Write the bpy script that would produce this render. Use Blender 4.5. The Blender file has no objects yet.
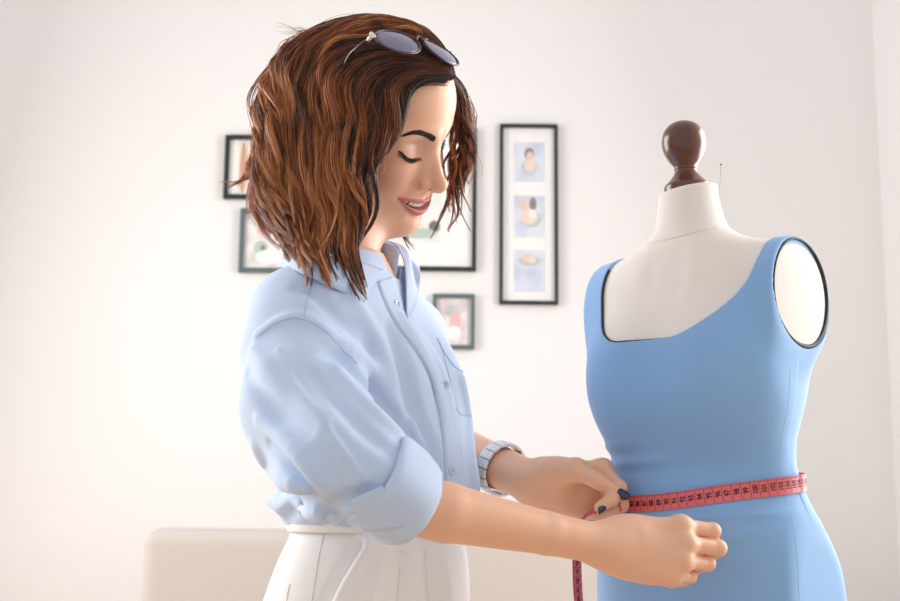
import bpy, bmesh, math, random
import numpy as np
from mathutils import Vector, Matrix
SC = bpy.context.scene
COL = SC.collection
rnd = random.Random(7)
R = math.radians

# ------------------------------------------------------------------ camera, sky, lights, exposure
CAM = np.array([0.0, -1.44, 0.98]); FPX = 1250.0; PITCH = R(9.6); ROLL = R(0.6)
FW = np.array([0, math.cos(PITCH), math.sin(PITCH)]); RT0 = np.array([1.0, 0, 0]); UP0 = np.cross(RT0, FW)
RT = RT0*math.cos(ROLL)+UP0*math.sin(ROLL); UPV = UP0*math.cos(ROLL)-RT0*math.sin(ROLL)
cd = bpy.data.cameras.new('camera'); cam = bpy.data.objects.new('camera', cd); COL.objects.link(cam)
cd.sensor_width = 36; cd.lens = 36*FPX/900; cd.clip_start = 0.05
M = Matrix(((RT[0], UPV[0], -FW[0], CAM[0]), (RT[1], UPV[1], -FW[1], CAM[1]), (RT[2], UPV[2], -FW[2], CAM[2]), (0, 0, 0, 1)))
cam.matrix_world = M
cd.dof.use_dof = True; cd.dof.focus_distance = 1.40; cd.dof.aperture_fstop = 9.0
SC.camera = cam
w = bpy.data.worlds.new('sky'); SC.world = w; w.use_nodes = True
bg = w.node_tree.nodes['Background']; bg.inputs[0].default_value = (1.0, 0.99, 0.985, 1); bg.inputs[1].default_value = 0.72
def area(name, loc, target, sx, sy, power, col):
    l = bpy.data.lights.new(name, 'AREA'); l.shape = 'RECTANGLE'; l.size = sx; l.size_y = sy; l.energy = power; l.color = col
    o = bpy.data.objects.new(name, l); COL.objects.link(o); o.location = loc
    o.rotation_euler = (Vector(target)-Vector(loc)).to_track_quat('-Z', 'Y').to_euler()
    return o
area('window_light_left', (-2.3, 0.9, 1.75), (0, 0.2, 1.3), 2.0, 1.7, 70, (1.0, 0.98, 0.96))
area('window_light_right', (1.75, 0.85, 1.65), (0.0, 0.2, 1.2), 1.8, 1.6, 70, (1.0, 0.98, 0.96))
SC.view_settings.view_transform = 'Standard'; SC.view_settings.look = 'None'
SC.view_settings.exposure = -0.02; SC.view_settings.gamma = 1.0; SC.view_settings.use_curve_mapping = False

# ------------------------------------------------------------------ helpers
def at(px, py, Y):
    """point of the photograph's sight line through a pixel, at depth Y"""
    v = FW*FPX+RT*(px-450)-UPV*(py-300.5)
    return CAM+v*((Y-CAM[1])/v[1])
def A(*a): return np.array(a, float)
def unit(v): v = np.asarray(v, float); return v/np.linalg.norm(v)
def srgb(r, g, b):
    return tuple(((c/255)/12.92 if c/255 <= .04045 else ((c/255+.055)/1.055)**2.4) for c in (r, g, b))+(1.0,)
def mat(name, col, rough=.6, **kw):
    m = bpy.data.materials.new(name); m.use_nodes = True
    b = m.node_tree.nodes['Principled BSDF']
    b.inputs['Base Color'].default_value = col if len(col) == 4 else (*col, 1); b.inputs['Roughness'].default_value = rough
    for k, v in kw.items():
        b.inputs[k.replace('_', ' ')].default_value = v
    return m
def nd(m, t, **kw):
    n = m.node_tree.nodes.new(t)
    for k, v in kw.items(): setattr(n, k, v)
    return n
def bump(m, scale, strength, dist=.001, kind='noise', stretch=None):
    nt = m.node_tree; b = nt.nodes['Principled BSDF']
    tc = nd(m, 'ShaderNodeTexCoord'); src = tc.outputs['Object']
    if stretch:
        mp = nd(m, 'ShaderNodeMapping'); mp.inputs['Scale'].default_value = stretch; nt.links.new(src, mp.inputs[0]); src = mp.outputs[0]
    n = nd(m, 'ShaderNodeTexNoise'); n.inputs['Scale'].default_value = scale; n.inputs['Detail'].default_value = 3
    nt.links.new(src, n.inputs['Vector'])
    bp = nd(m, 'ShaderNodeBump'); bp.inputs['Strength'].default_value = strength; bp.inputs['Distance'].default_value = dist
    nt.links.new(n.outputs['Fac'], bp.inputs['Height']); nt.links.new(bp.outputs[0], b.inputs['Normal'])
    return n
def mottle(m, c1, c2, scale=40, detail=4, stretch=None):
    nt = m.node_tree; b = nt.nodes['Principled BSDF']
    tc = nd(m, 'ShaderNodeTexCoord'); src = tc.outputs['Object']
    if stretch:
        mp = nd(m, 'ShaderNodeMapping'); mp.inputs['Scale'].default_value = stretch; nt.links.new(src, mp.inputs[0]); src = mp.outputs[0]
    n = nd(m, 'ShaderNodeTexNoise'); n.inputs['Scale'].default_value = scale; n.inputs['Detail'].default_value = detail
    nt.links.new(src, n.inputs['Vector'])
    r = nd(m, 'ShaderNodeValToRGB'); r.color_ramp.elements[0].position = .35; r.color_ramp.elements[1].position = .65
    r.color_ramp.elements[0].color = c1; r.color_ramp.elements[1].color = c2
    nt.links.new(n.outputs['Fac'], r.inputs[0]); nt.links.new(r.outputs[0], b.inputs['Base Color'])
def attr_color(m, name='Col'):
    a = nd(m, 'ShaderNodeVertexColor'); a.layer_name = name
    m.node_tree.links.new(a.outputs[0], m.node_tree.nodes['Principled BSDF'].inputs['Base Color'])
def new_mesh(name, V, F, m=None, parent=None, smooth=True, mats=None, midx=None, cols=None):
    """V: n x 3 array; F: m x 4 / m x 3 array or list of lists"""
    me = bpy.data.meshes.new(name); V = np.asarray(V, np.float32)
    if isinstance(F, np.ndarray):
        k = F.shape[1]
        me.vertices.add(len(V)); me.vertices.foreach_set('co', V.ravel())
        me.loops.add(F.size); me.loops.foreach_set('vertex_index', F.astype(np.int32).ravel())
        me.polygons.add(len(F)); me.polygons.foreach_set('loop_start', np.arange(0, F.size, k, dtype=np.int32))
        me.update(calc_edges=True)
    else:
        me.from_pydata([tuple(map(float, v)) for v in V], [], [list(map(int, f)) for f in F])
    if smooth: me.polygons.foreach_set('use_smooth', np.ones(len(me.polygons), bool))
    for mm in (mats or ([m] if m else [])): me.materials.append(mm)
    if midx is not None: me.polygons.foreach_set('material_index', np.asarray(midx, np.int32))
    if cols is not None:
        ca = me.color_attributes.new('Col', 'FLOAT_COLOR', 'POINT')
        c = np.ones((len(V), 4), np.float32); c[:, :3] = cols; ca.data.foreach_set('color', c.ravel())
    me.validate()
    o = bpy.data.objects.new(name, me); COL.objects.link(o)
    if parent: put(o, parent)
    return o
def put(o, parent):
    o.parent = parent; o.matrix_parent_inverse = parent_world(parent).inverted(); return o
def parent_world(p):
    m = p.matrix_basis.copy()
    if p.parent: m = parent_world(p.parent) @ p.matrix_parent_inverse @ m
    return m
def thing(name, label, cat, loc=(0, 0, 0), group=None):
    o = bpy.data.objects.new(name, None); COL.objects.link(o); o.location = tuple(map(float, loc)); o.empty_display_size = .05
    o['label'] = label; o['category'] = cat
    if group: o['group'] = group
    return o
def tag(o, label, cat, group=None):
    o['label'] = label; o['category'] = cat
    if group: o['group'] = group
    return o
class MB:
    """collects shapes into one mesh"""
    def __init__(s): s.V = []; s.F = []; s.M = []; s.n = 0
    def add(s, V, F, mi=0):
        s.V += [tuple(map(float, v)) for v in V]; s.F += [[int(i)+s.n for i in f] for f in F]; s.M += [mi]*len(F); s.n += len(V)
    def box(s, c, d, ax=None, mi=0):
        ax = np.eye(3) if ax is None else np.asarray(ax); c = np.asarray(c, float); d = np.asarray(d)/2.0
        V = [c+ax[0]*d[0]*i+ax[1]*d[1]*j+ax[2]*d[2]*k for i in (-1, 1) for j in (-1, 1) for k in (-1, 1)]
        s.add(V, [[0, 1, 3, 2], [4, 6, 7, 5], [0, 4, 5, 1], [2, 3, 7, 6], [0, 2, 6, 4], [1, 5, 7, 3]], mi)
    def tube(s, P, r, n=8, closed=False, flat=1.0, mi=0, nrm=None):
        P = np.asarray(P, float); k = len(P); r = np.broadcast_to(np.asarray(r, float), (k,))
        T = np.gradient(P, axis=0) if not closed else np.roll(P, -1, 0)-np.roll(P, 1, 0)
        T /= np.linalg.norm(T, axis=1)[:, None]+1e-12
        if nrm is None:
            nn = np.cross(T[0], [0, 0, 1.0]);
            if np.linalg.norm(nn) < 1e-3: nn = np.cross(T[0], [1.0, 0, 0])
            N = [nn/np.linalg.norm(nn)]
            for i in range(1, k):
                v = N[-1]-T[i]*np.dot(N[-1], T[i]); N.append(v/(np.linalg.norm(v)+1e-12))
            N = np.array(N)
        else:
            N = np.broadcast_to(np.asarray(nrm, float), P.shape); N = N-T*(N*T).sum(1)[:, None]; N = N/np.linalg.norm(N, axis=1)[:, None]
        B = np.cross(T, N); V = []
        for i in range(k):
            for j in range(n):
                a = 2*math.pi*j/n; V.append(P[i]+r[i]*(math.cos(a)*N[i]*flat+math.sin(a)*B[i]))
        F = []
        for i in range(k if closed else k-1):
            for j in range(n):
                a, b = i*n+j, i*n+(j+1) % n; c, d = ((i+1) % k)*n+(j+1) % n, ((i+1) % k)*n+j
                F.append([a, b, c, d])
        if not closed: F += [list(range(n))[::-1], [(k-1)*n+j for j in range(n)]]
        s.add(V, F, mi)
    def lathe(s, prof, c, ax=(0, 0, 1), n=32, mi=0):
        ax = unit(ax); u = unit(np.cross(ax, [0.3, 1, 0.2])); v = np.cross(ax, u); V = []; k = len(prof)
        for (r, h) in prof:
            for j in range(n):
                t = 2*math.pi*j/n; V.append(np.asarray(c)+ax*h+r*(math.cos(t)*u+math.sin(t)*v))
        F = [[i*n+j, i*n+(j+1) % n, (i+1)*n+(j+1) % n, (i+1)*n+j] for i in range(k-1) for j in range(n)]
        F += [list(range(n))[::-1], [(k-1)*n+j for j in range(n)]]
        s.add(V, F, mi)
    def build(s, name, m, parent=None, smooth=True, bevel=0, seg=2):
        o = new_mesh(name, s.V, s.F, parent=parent, smooth=smooth, mats=m if isinstance(m, list) else [m], midx=s.M)
        bm = bmesh.new(); bm.from_mesh(o.data); bmesh.ops.recalc_face_normals(bm, faces=bm.faces); bm.to_mesh(o.data); bm.free()
        if bevel:
            md = o.modifiers.new('bevel', 'BEVEL'); md.width = bevel; md.segments = seg; md.limit_method = 'ANGLE'; md.angle_limit = R(40)
        return o
def crom(P, n, closed=False):
    """Catmull-Rom through P, n samples"""
    P = np.asarray(P, float); k = len(P)
    if closed: Q = np.vstack([P[-1:], P, P[:2]]); t = np.linspace(0, k, n, endpoint=False)
    else: Q = np.vstack([2*P[0]-P[1], P, 2*P[-1]-P[-2]]); t = np.linspace(0, k-1, n)
    i = np.minimum(t.astype(int), (k if closed else k-1)-1); f = (t-i)[:, None]
    a, b, c, d = Q[i], Q[i+1], Q[i+2], Q[i+3]
    return .5*(2*b+(c-a)*f+(2*a-5*b+4*c-d)*f**2+(3*b-a-3*c+d)*f**3)
def resample(P, n):
    P = np.asarray(P); L = np.r_[0, np.cumsum(np.linalg.norm(np.diff(P, axis=0), axis=1))]; t = np.linspace(0, L[-1], n)
    return np.stack([np.interp(t, L, P[:, j]) for j in range(P.shape[1])], 1)
def interp(x, xs, ys): return np.interp(x, xs, ys)
def smooth_interp(x, xs, ys):
    """cubic (pchip-like) interpolation"""
    xs = np.asarray(xs, float); ys = np.asarray(ys, float); m = np.gradient(ys, xs)
    x = np.clip(x, xs[0], xs[-1]); i = np.clip(np.searchsorted(xs, x)-1, 0, len(xs)-2)
    h = xs[i+1]-xs[i]; t = (x-xs[i])/h
    return (2*t**3-3*t**2+1)*ys[i]+(t**3-2*t**2+t)*h*m[i]+(-2*t**3+3*t**2)*ys[i+1]+(t**3-t**2)*h*m[i+1]
def sstep(a, b, x): t = np.clip((x-a)/(b-a), 0, 1); return t*t*(3-2*t)

# implicit shapes
def seg(P, a, b, r1, r2):
    a = np.asarray(a, float); ba = np.asarray(b, float)-a; pa = P-a
    h = np.clip(pa@ba/(ba@ba), 0, 1)
    return np.sqrt(((pa-h[:, None]*ba)**2).sum(1))-(r1+(r2-r1)*h)
def chain(P, pts, rs):
    d = None
    for i in range(len(pts)-1):
        e = seg(P, pts[i], pts[i+1], rs[i], rs[i+1]); d = e if d is None else np.minimum(d, e)
    return d
def ell(P, c, r, Rm=None):
    q = P-np.asarray(c, float)
    if Rm is not None: q = q@np.asarray(Rm).T
    r = np.asarray(r, float); k0 = np.sqrt(((q/r)**2).sum(1)); k1 = np.sqrt(((q/r**2)**2).sum(1))+1e-9
    return k0*(k0-1)/k1
def smin(a, b, k):
    h = np.maximum(k-np.abs(a-b), 0)/k; return np.minimum(a, b)-h*h*k*.25
def smax(a, b, k): return -smin(-a, -b, k)
def noise3(P, scale, seed=0):
    """cheap smooth value noise, -1..1"""
    q = P*scale+seed*17.13; i = np.floor(q).astype(np.int64); f = q-i; f = f*f*(3-2*f)
    def hsh(x, y, z):
        n = (x*73856093) ^ (y*19349663) ^ (z*83492791); n = (n ^ (n >> 13))*1274126177 & 0x7fffffff
        return (n % 65536)/32768.0-1
    r = 0
    for dx in (0, 1):
        for dy in (0, 1):
            for dz in (0, 1):
                wgt = (f[:, 0] if dx else 1-f[:, 0])*(f[:, 1] if dy else 1-f[:, 1])*(f[:, 2] if dz else 1-f[:, 2])
                r = r+wgt*hsh(i[:, 0]+dx, i[:, 1]+dy, i[:, 2]+dz)
    return r
def surface(fn, lo, hi, h, slack=1.35, refine=True):
    """surface-nets mesh of fn(P)=0 inside the box"""
    lo = np.asarray(lo, float); hi = np.asarray(hi, float); B = 8
    nb = np.ceil((hi-lo)/(h*B)).astype(int); N = nb*B
    g = np.stack(np.meshgrid(*[np.arange(k) for k in nb], indexing='ij'), -1).reshape(-1, 3)
    def ev(P): return np.concatenate([fn(P[i:i+300000]) for i in range(0, len(P), 300000)])
    dc = ev(lo+(g+.5)*B*h-.5*h)
    keep = np.abs(dc) < B*h*.87*slack+h
    big = np.where(dc < 0, -1, 1).astype(np.float32).reshape(nb)
    val = big.repeat(B, 0).repeat(B, 1).repeat(B, 2)
    o = np.stack(np.meshgrid(*[np.arange(B)]*3, indexing='ij'), -1).reshape(-1, 3)
    gk = g[keep]; idx = (gk[:, None, :]*B+o[None]).reshape(-1, 3)
    val[idx[:, 0], idx[:, 1], idx[:, 2]] = ev(lo+idx*h)
    s = val < 0
    c = np.zeros(np.array(s.shape)-1, np.int8)
    for a in (0, 1):
        for b in (0, 1):
            for d in (0, 1): c += s[a:s.shape[0]-1+a, b:s.shape[1]-1+b, d:s.shape[2]-1+d]
    cells = np.argwhere((c > 0) & (c < 8)); cid = np.full(c.shape, -1, np.int32); cid[tuple(cells.T)] = np.arange(len(cells))
    acc = np.zeros((len(cells), 3)); cnt = np.zeros(len(cells))
    C8 = [(a, b, d) for a in (0, 1) for b in (0, 1) for d in (0, 1)]
    for p in C8:
        for ax in range(3):
            if p[ax]: continue
            q = list(p); q[ax] = 1
            v0 = val[cells[:, 0]+p[0], cells[:, 1]+p[1], cells[:, 2]+p[2]]; v1 = val[cells[:, 0]+q[0], cells[:, 1]+q[1], cells[:, 2]+q[2]]
            mk = (v0 < 0) != (v1 < 0); t = np.where(mk, v0/np.where(mk, v0-v1, 1), 0)
            pos = np.tile(np.array(p, float), (len(cells), 1)); pos[:, ax] += t
            acc[mk] += pos[mk]; cnt[mk] += 1
    V = lo+(cells+acc/cnt[:, None])*h
    F = []
    for ax in range(3):
        u, v = [(1, 2), (2, 0), (0, 1)][ax]
        sl = [slice(None)]*3; sl2 = [slice(None)]*3; sl[ax] = slice(0, -1); sl2[ax] = slice(1, None)
        e = np.argwhere(s[tuple(sl)] != s[tuple(sl2)])
        ok = (e[:, u] > 0) & (e[:, v] > 0) & (e[:, u] < s.shape[u]-1) & (e[:, v] < s.shape[v]-1); e = e[ok]
        inside = s[tuple(e.T)]
        def cc(du, dv):
            q = e.copy(); q[:, u] += du; q[:, v] += dv; return cid[tuple(q.T)]
        f = np.stack([cc(-1, -1), cc(0, -1), cc(0, 0), cc(-1, 0)], 1)
        f[~inside] = f[~inside][:, ::-1]; F.append(f)
    F = np.concatenate(F); F = F[(F >= 0).all(1)]
    if refine:
        for _ in range(2):
            e = h*.3; d0 = ev(V); G = np.stack([ev(V+np.eye(3)[k]*e)-d0 for k in range(3)], 1)/e
            gg = (G**2).sum(1)+1e-6; st = -(d0/gg)[:, None]*G; ln = np.linalg.norm(st, axis=1)[:, None]
            V = V+st*np.minimum(1, .5*h/(ln+1e-12))
    return V, F

# ------------------------------------------------------------------ the room
WALLC = srgb(239, 237, 237)
def struct(o): o['kind'] = 'structure'; return o
m_wall = mat('wall_paint', WALLC, .8); bump(m_wall, 60, .15, .001)
m_wallr = mat('wall_paint_bright', srgb(240, 238, 238), .8)
m_floor = mat('floor_boards', srgb(190, 165, 140), .5); mottle(m_floor, srgb(178, 150, 122), srgb(205, 182, 156), 3, 5, (1, 12, 1))
m_trim = mat('trim_white', srgb(240, 239, 238), .5)
YW = 2.9; XL = -2.5; XR = 1.535; YF = -2.6; HC = 3.1
b = MB(); b.box(((XL+XR)/2, YW+.05, HC/2), (XR-XL+.2, .1, HC)); struct(b.build('wall_back', m_wall, smooth=False))
b = MB(); b.box(((XL+XR)/2, (YF+YW)/2, -.05), (XR-XL+.2, YW-YF+.2, .1)); struct(b.build('floor', m_floor, smooth=False))
def wall_with_hole(name, x, y0, y1, z0, z1, m):
    b = MB()
    for (a, c, d, e) in ((YF, y0, 0, HC), (y1, YW, 0, HC), (y0, y1, 0, z0), (y0, y1, z1, HC)):
        b.box((x, (a+c)/2, (d+e)/2), (.1, c-a, e-d))
    return struct(b.build(name, m, smooth=False))
wall_with_hole('wall_left', XL-.05, -.4, 1.9, .85, 2.5, m_wall)
wall_with_hole('wall_right', XR+.05, -.4, 1.75, .85, 2.5, m_wallr)
def window(name, x, y0, y1, z0, z1):
    b = MB(); ym = (y0+y1)/2; zm = (z0+z1)/2; t = .06
    for (yy, zz, dy, dz) in ((y0+t/2, zm, t, z1-z0), (y1-t/2, zm, t, z1-z0), (ym, zm, t, z1-z0), (ym, z0+t/2, y1-y0-.002, t), (ym, z1-t/2, y1-y0-.002, t)):
        b.box((x, yy, zz), (.06 if dz > dy else .056, dy, dz))
    struct(b.build(name, m_trim, smooth=False))
window('window_1', XL-.05, -.4, 1.9, .85, 2.5)
window('window_2', XR+.05, -.4, 1.75, .85, 2.5)
b = MB(); b.box(((XL+XR)/2, YW-.008, .05), (XR-XL, .016, .1)); struct(b.build('baseboard_back', m_trim, smooth=False))
b = MB(); b.box((XR-.008, (YF+YW)/2, .05), (.016, YW-YF, .1)); struct(b.build('baseboard_right', m_trim, smooth=False))

# ------------------------------------------------------------------ framed pictures on the wall
m_black = mat('frame_black', srgb(30, 38, 38), .4); m_slate = mat('frame_slate', srgb(92, 106, 110), .45)
m_mat = mat('picture_mat', srgb(243, 241, 239), .8)
m_pglass = mat('picture_glass', (1, 1, 1), .05, Transmission_Weight=1.0, IOR=1.1)
def photo_mat(name, cols, scale, seed):
    m = mat(name, cols[0], .5); nt = m.node_tree; tc = nd(m, 'ShaderNodeTexCoord')
    mp = nd(m, 'ShaderNodeMapping'); mp.inputs['Location'].default_value = (seed, seed*1.7, seed*.3); nt.links.new(tc.outputs['Object'], mp.inputs[0])
    n = nd(m, 'ShaderNodeTexNoise'); n.inputs['Scale'].default_value = scale; n.inputs['Detail'].default_value = 1.5; nt.links.new(mp.outputs[0], n.inputs['Vector'])
    r = nd(m, 'ShaderNodeValToRGB'); nt.links.new(n.outputs['Fac'], r.inputs[0]); e = r.color_ramp.elements
    e[0].position = .3; e[1].position = .72; e[0].color = cols[0]; e[1].color = cols[-1]
    for i, c in enumerate(cols[1:-1]): q = e.new(.3+.42*(i+1)/(len(cols)-1)); q.color = c
    nt.links.new(r.outputs[0], nt.nodes['Principled BSDF'].inputs['Base Color']); return m
YP = YW-.002
def frame(name, px0, py0, px1, py1, label, fm, fw, mat_in, photos):
    """photos: list of (u0,v0,u1,v1) in 0..1 of the frame, material, shapes"""
    a = at(px0, py0, YP-.02); c = at(px1, py1, YP-.02); x0, x1, z0, z1 = a[0], c[0], c[2], a[2]; W = x1-x0; H = z1-z0
    t = thing(name, label, 'picture frame', ((x0+x1)/2, YP, (z0+z1)/2), 'framed pictures on the back wall')
    b = MB(); y = YP-.011
    for (cx, cz, dx, dz) in ((x0+fw/2, (z0+z1)/2, fw, H), (x1-fw/2, (z0+z1)/2, fw, H), ((x0+x1)/2, z1-fw/2, W-2*fw, fw), ((x0+x1)/2, z0+fw/2, W-2*fw, fw)):
        b.box((cx, y, cz), (dx, .022, dz))
    b.build('frame', fm, t, smooth=False, bevel=.002)
    b = MB(); b.box(((x0+x1)/2, YP-.004, (z0+z1)/2), (W-fw*1.6, .004, H-fw*1.6)); b.build('picture_mount', mat_in, t, smooth=False)
    for (u0, v0, u1, v1, pm, blobs) in photos:
        xa, xb = x0+u0*W, x0+u1*W; za, zb = z1-v1*H, z1-v0*H
        b = MB(); b.box(((xa+xb)/2, YP-.007, (za+zb)/2), (xb-xa, .002, zb-za)); 
        ms = [pm]
        for (bu, bv, ru, rv, bc) in blobs:
            mi = len(ms); ms.append(bc); n = 20
            cx = xa+bu*(xb-xa); cz = zb-bv*(zb-za)
            V = [(cx+ru*(xb-xa)*math.cos(2*math.pi*i/n), YP-.0083-.0002*mi, cz+rv*(zb-za)*math.sin(2*math.pi*i/n)) for i in range(n)]
            b.add(V, [list(range(n))], mi)
        b.build('photograph', ms, t, smooth=False)
    return t
def flat(name, r, g, b_): return mat(name, srgb(r, g, b_), .6)
p_sky = photo_mat('photo_lilac', [srgb(196, 204, 224), srgb(216, 222, 234), srgb(226, 226, 236)], 14, 1)
p_sand = photo_mat('photo_sand', [srgb(222, 206, 196), srgb(240, 226, 216), srgb(246, 243, 240)], 12, 3)
p_blush = photo_mat('photo_blush', [srgb(205, 205, 208), srgb(226, 206, 206), srgb(236, 232, 232), srgb(232, 196, 196)], 16, 5)
p_grey = photo_mat('photo_grey', [srgb(214, 210, 208), srgb(232, 228, 226), srgb(240, 234, 233), srgb(222, 196, 196)], 15, 8)
p_pale = photo_mat('photo_pale', [srgb(214, 220, 214), srgb(232, 234, 230), srgb(238, 238, 236)], 10, 11)
c_skin = flat('photo_peach', 230, 200, 188); c_hair = flat('photo_brown', 152, 130, 128); c_cream = flat('photo_cream', 233, 214, 204)
c_leaf = flat('photo_leaf', 186, 198, 190); c_dark = flat('photo_dark', 130, 134, 136); c_wh = flat('photo_white', 240, 238, 240); c_rose = flat('photo_rose', 226, 188, 186)
c_ink = flat('photo_ink', 110, 116, 114); c_tan = flat('photo_tan', 205, 160, 130)
frame('picture_frame', 500, 123.5, 558.5, 304.5, 'tall narrow black frame holding three small photos, right of the woman', m_black, .0125, m_mat,
      [(.25, .10, .77, .32, p_sky, [(.5, .62, .26, .17, c_leaf), (.52, .6, .2, .16, c_cream), (.5, .3, .16, .16, c_hair), (.52, .36, .12, .12, c_skin)]),
       (.25, .40, .77, .63, p_sky, [(.55, .56, .34, .2, c_leaf), (.5, .5, .3, .2, c_cream), (.3, .22, .12, .15, c_skin), (.62, .2, .12, .16, c_hair), (.6, .45, .12, .12, c_wh)]),
       (.25, .70, .77, .93, p_sky, [(.5, .26, .36, .12, c_leaf), (.45, .2, .2, .11, c_skin), (.6, .24, .14, .08, c_cream)])])
frame('picture_frame', 318, 126, 476, 271, 'large black frame with wide white mat, mostly hidden behind the woman\'s head', m_black, .015, m_mat,
      [(.2, .2, .78, .8, p_pale, [(.93, .82, .06, .07, c_ink), (.76, .9, .2, .06, c_leaf)])])
frame('picture_frame', 225.5, 134.5, 292, 199, 'small black frame left of the woman\'s hair, the upper of two', m_black, .016, m_mat,
      [(.2, .1, .88, .9, p_sand, [(.1, .5, .07, .5, c_tan), (.3, .5, .06, .5, c_wh)])])
frame('picture_frame', 240.5, 208, 300, 272.5, 'small slate grey frame left of the woman\'s collar, the lower of two', m_slate, .016, m_mat,
      [(.1, .08, .92, .92, p_grey, [(.36, .3, .15, .12, c_rose), (.3, .62, .14, .12, c_leaf), (.34, .64, .05, .06, c_dark), (.5, .8, .3, .14, c_wh)])])
frame('picture_frame', 433, 293.5, 474.5, 349, 'small slate grey frame low beside the woman\'s chest', m_slate, .014, m_mat,
      [(.14, .1, .86, .9, p_blush, [(.4, .25, .2, .14, c_leaf), (.55, .5, .18, .3, c_rose), (.5, .75, .25, .16, c_wh)])])

# ------------------------------------------------------------------ the sofa
m_sofa = mat('sofa_linen', srgb(190, 182, 176), .9); bump(m_sofa, 420, .35, .0012)
m_wood = mat('sofa_leg_wood', srgb(120, 85, 60), .5)
SY0 = 1.95; sl = at(139, 560, SY0)[0]; sr = .96; st = at(300, 529.5, SY0+.1)[2]
sofa = thing('sofa', 'beige linen sofa standing behind the woman', 'sofa', ((sl+sr)/2, SY0+.45, 0))
def soft_box(name, c, d, bev, parent, m=m_sofa, rx=0.0):
    b = MB(); b.box((0, 0, 0), d); o = b.build(name, m, parent, bevel=bev, seg=5)
    bm = bmesh.new(); bm.from_mesh(o.data)
    o.data.transform(Matrix.Translation(Vector(c)) @ Matrix.Rotation(rx, 4, 'X')); bm.free()
    return o
W = sr-sl
soft_box('backrest', ((sl+sr)/2, SY0+.11, (.22+st)/2), (W, .2, st-.22), .045, sofa)
soft_box('base', ((sl+sr)/2, SY0+.5, .24), (W-.02, .6, .2), .03, sofa)
for k in (0, 1):
    soft_box('armrest', (sl+.09 if k == 0 else sr-.09, SY0+.5, .4), (.18, .6, .38), .05, sofa)
    soft_box('seat_cushion', (sl+.19+(W-.38)*(.25+.5*k), SY0+.5, .42), ((W-.38)/2-.01, .6, .17), .05, sofa)
    soft_box('back_cushion', (sl+.19+(W-.38)*(.25+.5*k), SY0+.28, .66), ((W-.38)/2-.01, .16, .34), .06, sofa)
    b = MB()
for (i, j) in ((0, 0), (0, 1), (1, 0), (1, 1)):
    b = MB(); b.tube([(sl+.1+i*(W-.2), SY0+.1+j*.62, 0), (sl+.1+i*(W-.2), SY0+.1+j*.62, .15)], [.018, .026], 12); b.build('leg', m_wood, sofa)

# ------------------------------------------------------------------ dress form
MX, MY = .292, .02; MA = R(43)
LM = A(math.cos(MA), -math.sin(MA), 0); FM = A(-math.sin(MA), -math.cos(MA), 0); MO = A(MX, MY, 0)
def m2w(Q): Q = np.atleast_2d(Q); return MO+Q[:, :1]*LM+Q[:, 1:2]*FM+Q[:, 2:]*A(0, 0, 1)
def w2m(P): q = P-MO; return np.stack([q@LM, q@FM, q[:, 2]], 1)
ZS = [.70, .80, .86, .90, .93, .967, 1.00, 1.034, 1.062, 1.09, 1.116, 1.14, 1.174, 1.205, 1.235, 1.262, 1.283, 1.297, 1.31, 1.33, 1.39]
WS = [.100, .138, .145, .145, .140, .127, .114, .107, .108, .113, .118, .122, .124, .122, .118, .107, .083, .060, .0455, .0385, .0330]   # half width
FS = [.080, .098, .102, .102, .101, .097, .083, .067, .070, .077, .080, .080, .084, .084, .078, .069, .058, .049, .042, .0365, .0320]   # front depth
BS = [.080, .113, .116, .112, .104, .084, .070, .066, .078, .096, .108, .112, .108, .098, .088, .075, .060, .050, .043, .0375, .0330]   # back depth
CB = [0, -.02, -.03, -.03, -.027, -.020, -.012, -.004, 0, 0, 0, 0, 0, -.004, -.008, -.006, 0, .004, .007, .010, .014]
STUB_B, STUB_Z, STUB_RB, STUB_RZ, STUB_A = -.018, 1.2275, .066, .0625, .1255
def form_sdf(Q, cap=True):
    a, bb, z = Q[:, 0], Q[:, 1], Q[:, 2]; zz = np.clip(z, .70, 1.39)
    w_ = smooth_interp(zz, ZS, WS); f_ = smooth_interp(zz, ZS, FS); k_ = smooth_interp(zz, ZS, BS); c_ = smooth_interp(zz, ZS, CB)
    y = bb-c_; dep = np.where(y > 0, f_, k_)
    rr = (np.abs(a/w_)**2.2+np.abs(y/dep)**2.2)**(1/2.2)
    d = (rr-1)*np.minimum(w_, dep)*.92
    for s in (-1, 1):
        d = smin(d, ell(Q, (s*.055, .043, 1.134), (.048, .044, .058)), .05)
    e0 = (np.sqrt(((bb-STUB_B)/STUB_RB)**2+((z-STUB_Z)/STUB_RZ)**2)-1)*.057
    plate = np.abs(a)-STUB_A-.004*(1-np.minimum((e0/.057+1)**2, 1))
    d = smin(d, smax(e0, np.maximum(plate, .05-np.abs(a)), .008), .035)
    d = smax(d, plate, .008)
    if cap: d = smax(d, z-(1.366-.16*(bb+.0)+.10*a), .006)
    d = np.maximum(d, .72-z)
    return d
FORM_LO = (-.165, -.18, .71); FORM_HI = (.165, .15, 1.40)
Vf, Ff = surface(lambda P: form_sdf(P), FORM_LO, FORM_HI, .003)
m_form = mat('form_jersey', srgb(243, 235, 228), .85); bump(m_form, 700, .15, .0006)
form = thing('dress_form', 'cream tailor\'s dress form with dark wooden knob on its neck, wearing a blue dress', 'dress form', (MX, MY, 0))
new_mesh('torso', m2w(Vf), Ff, m_form, form)
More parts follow.
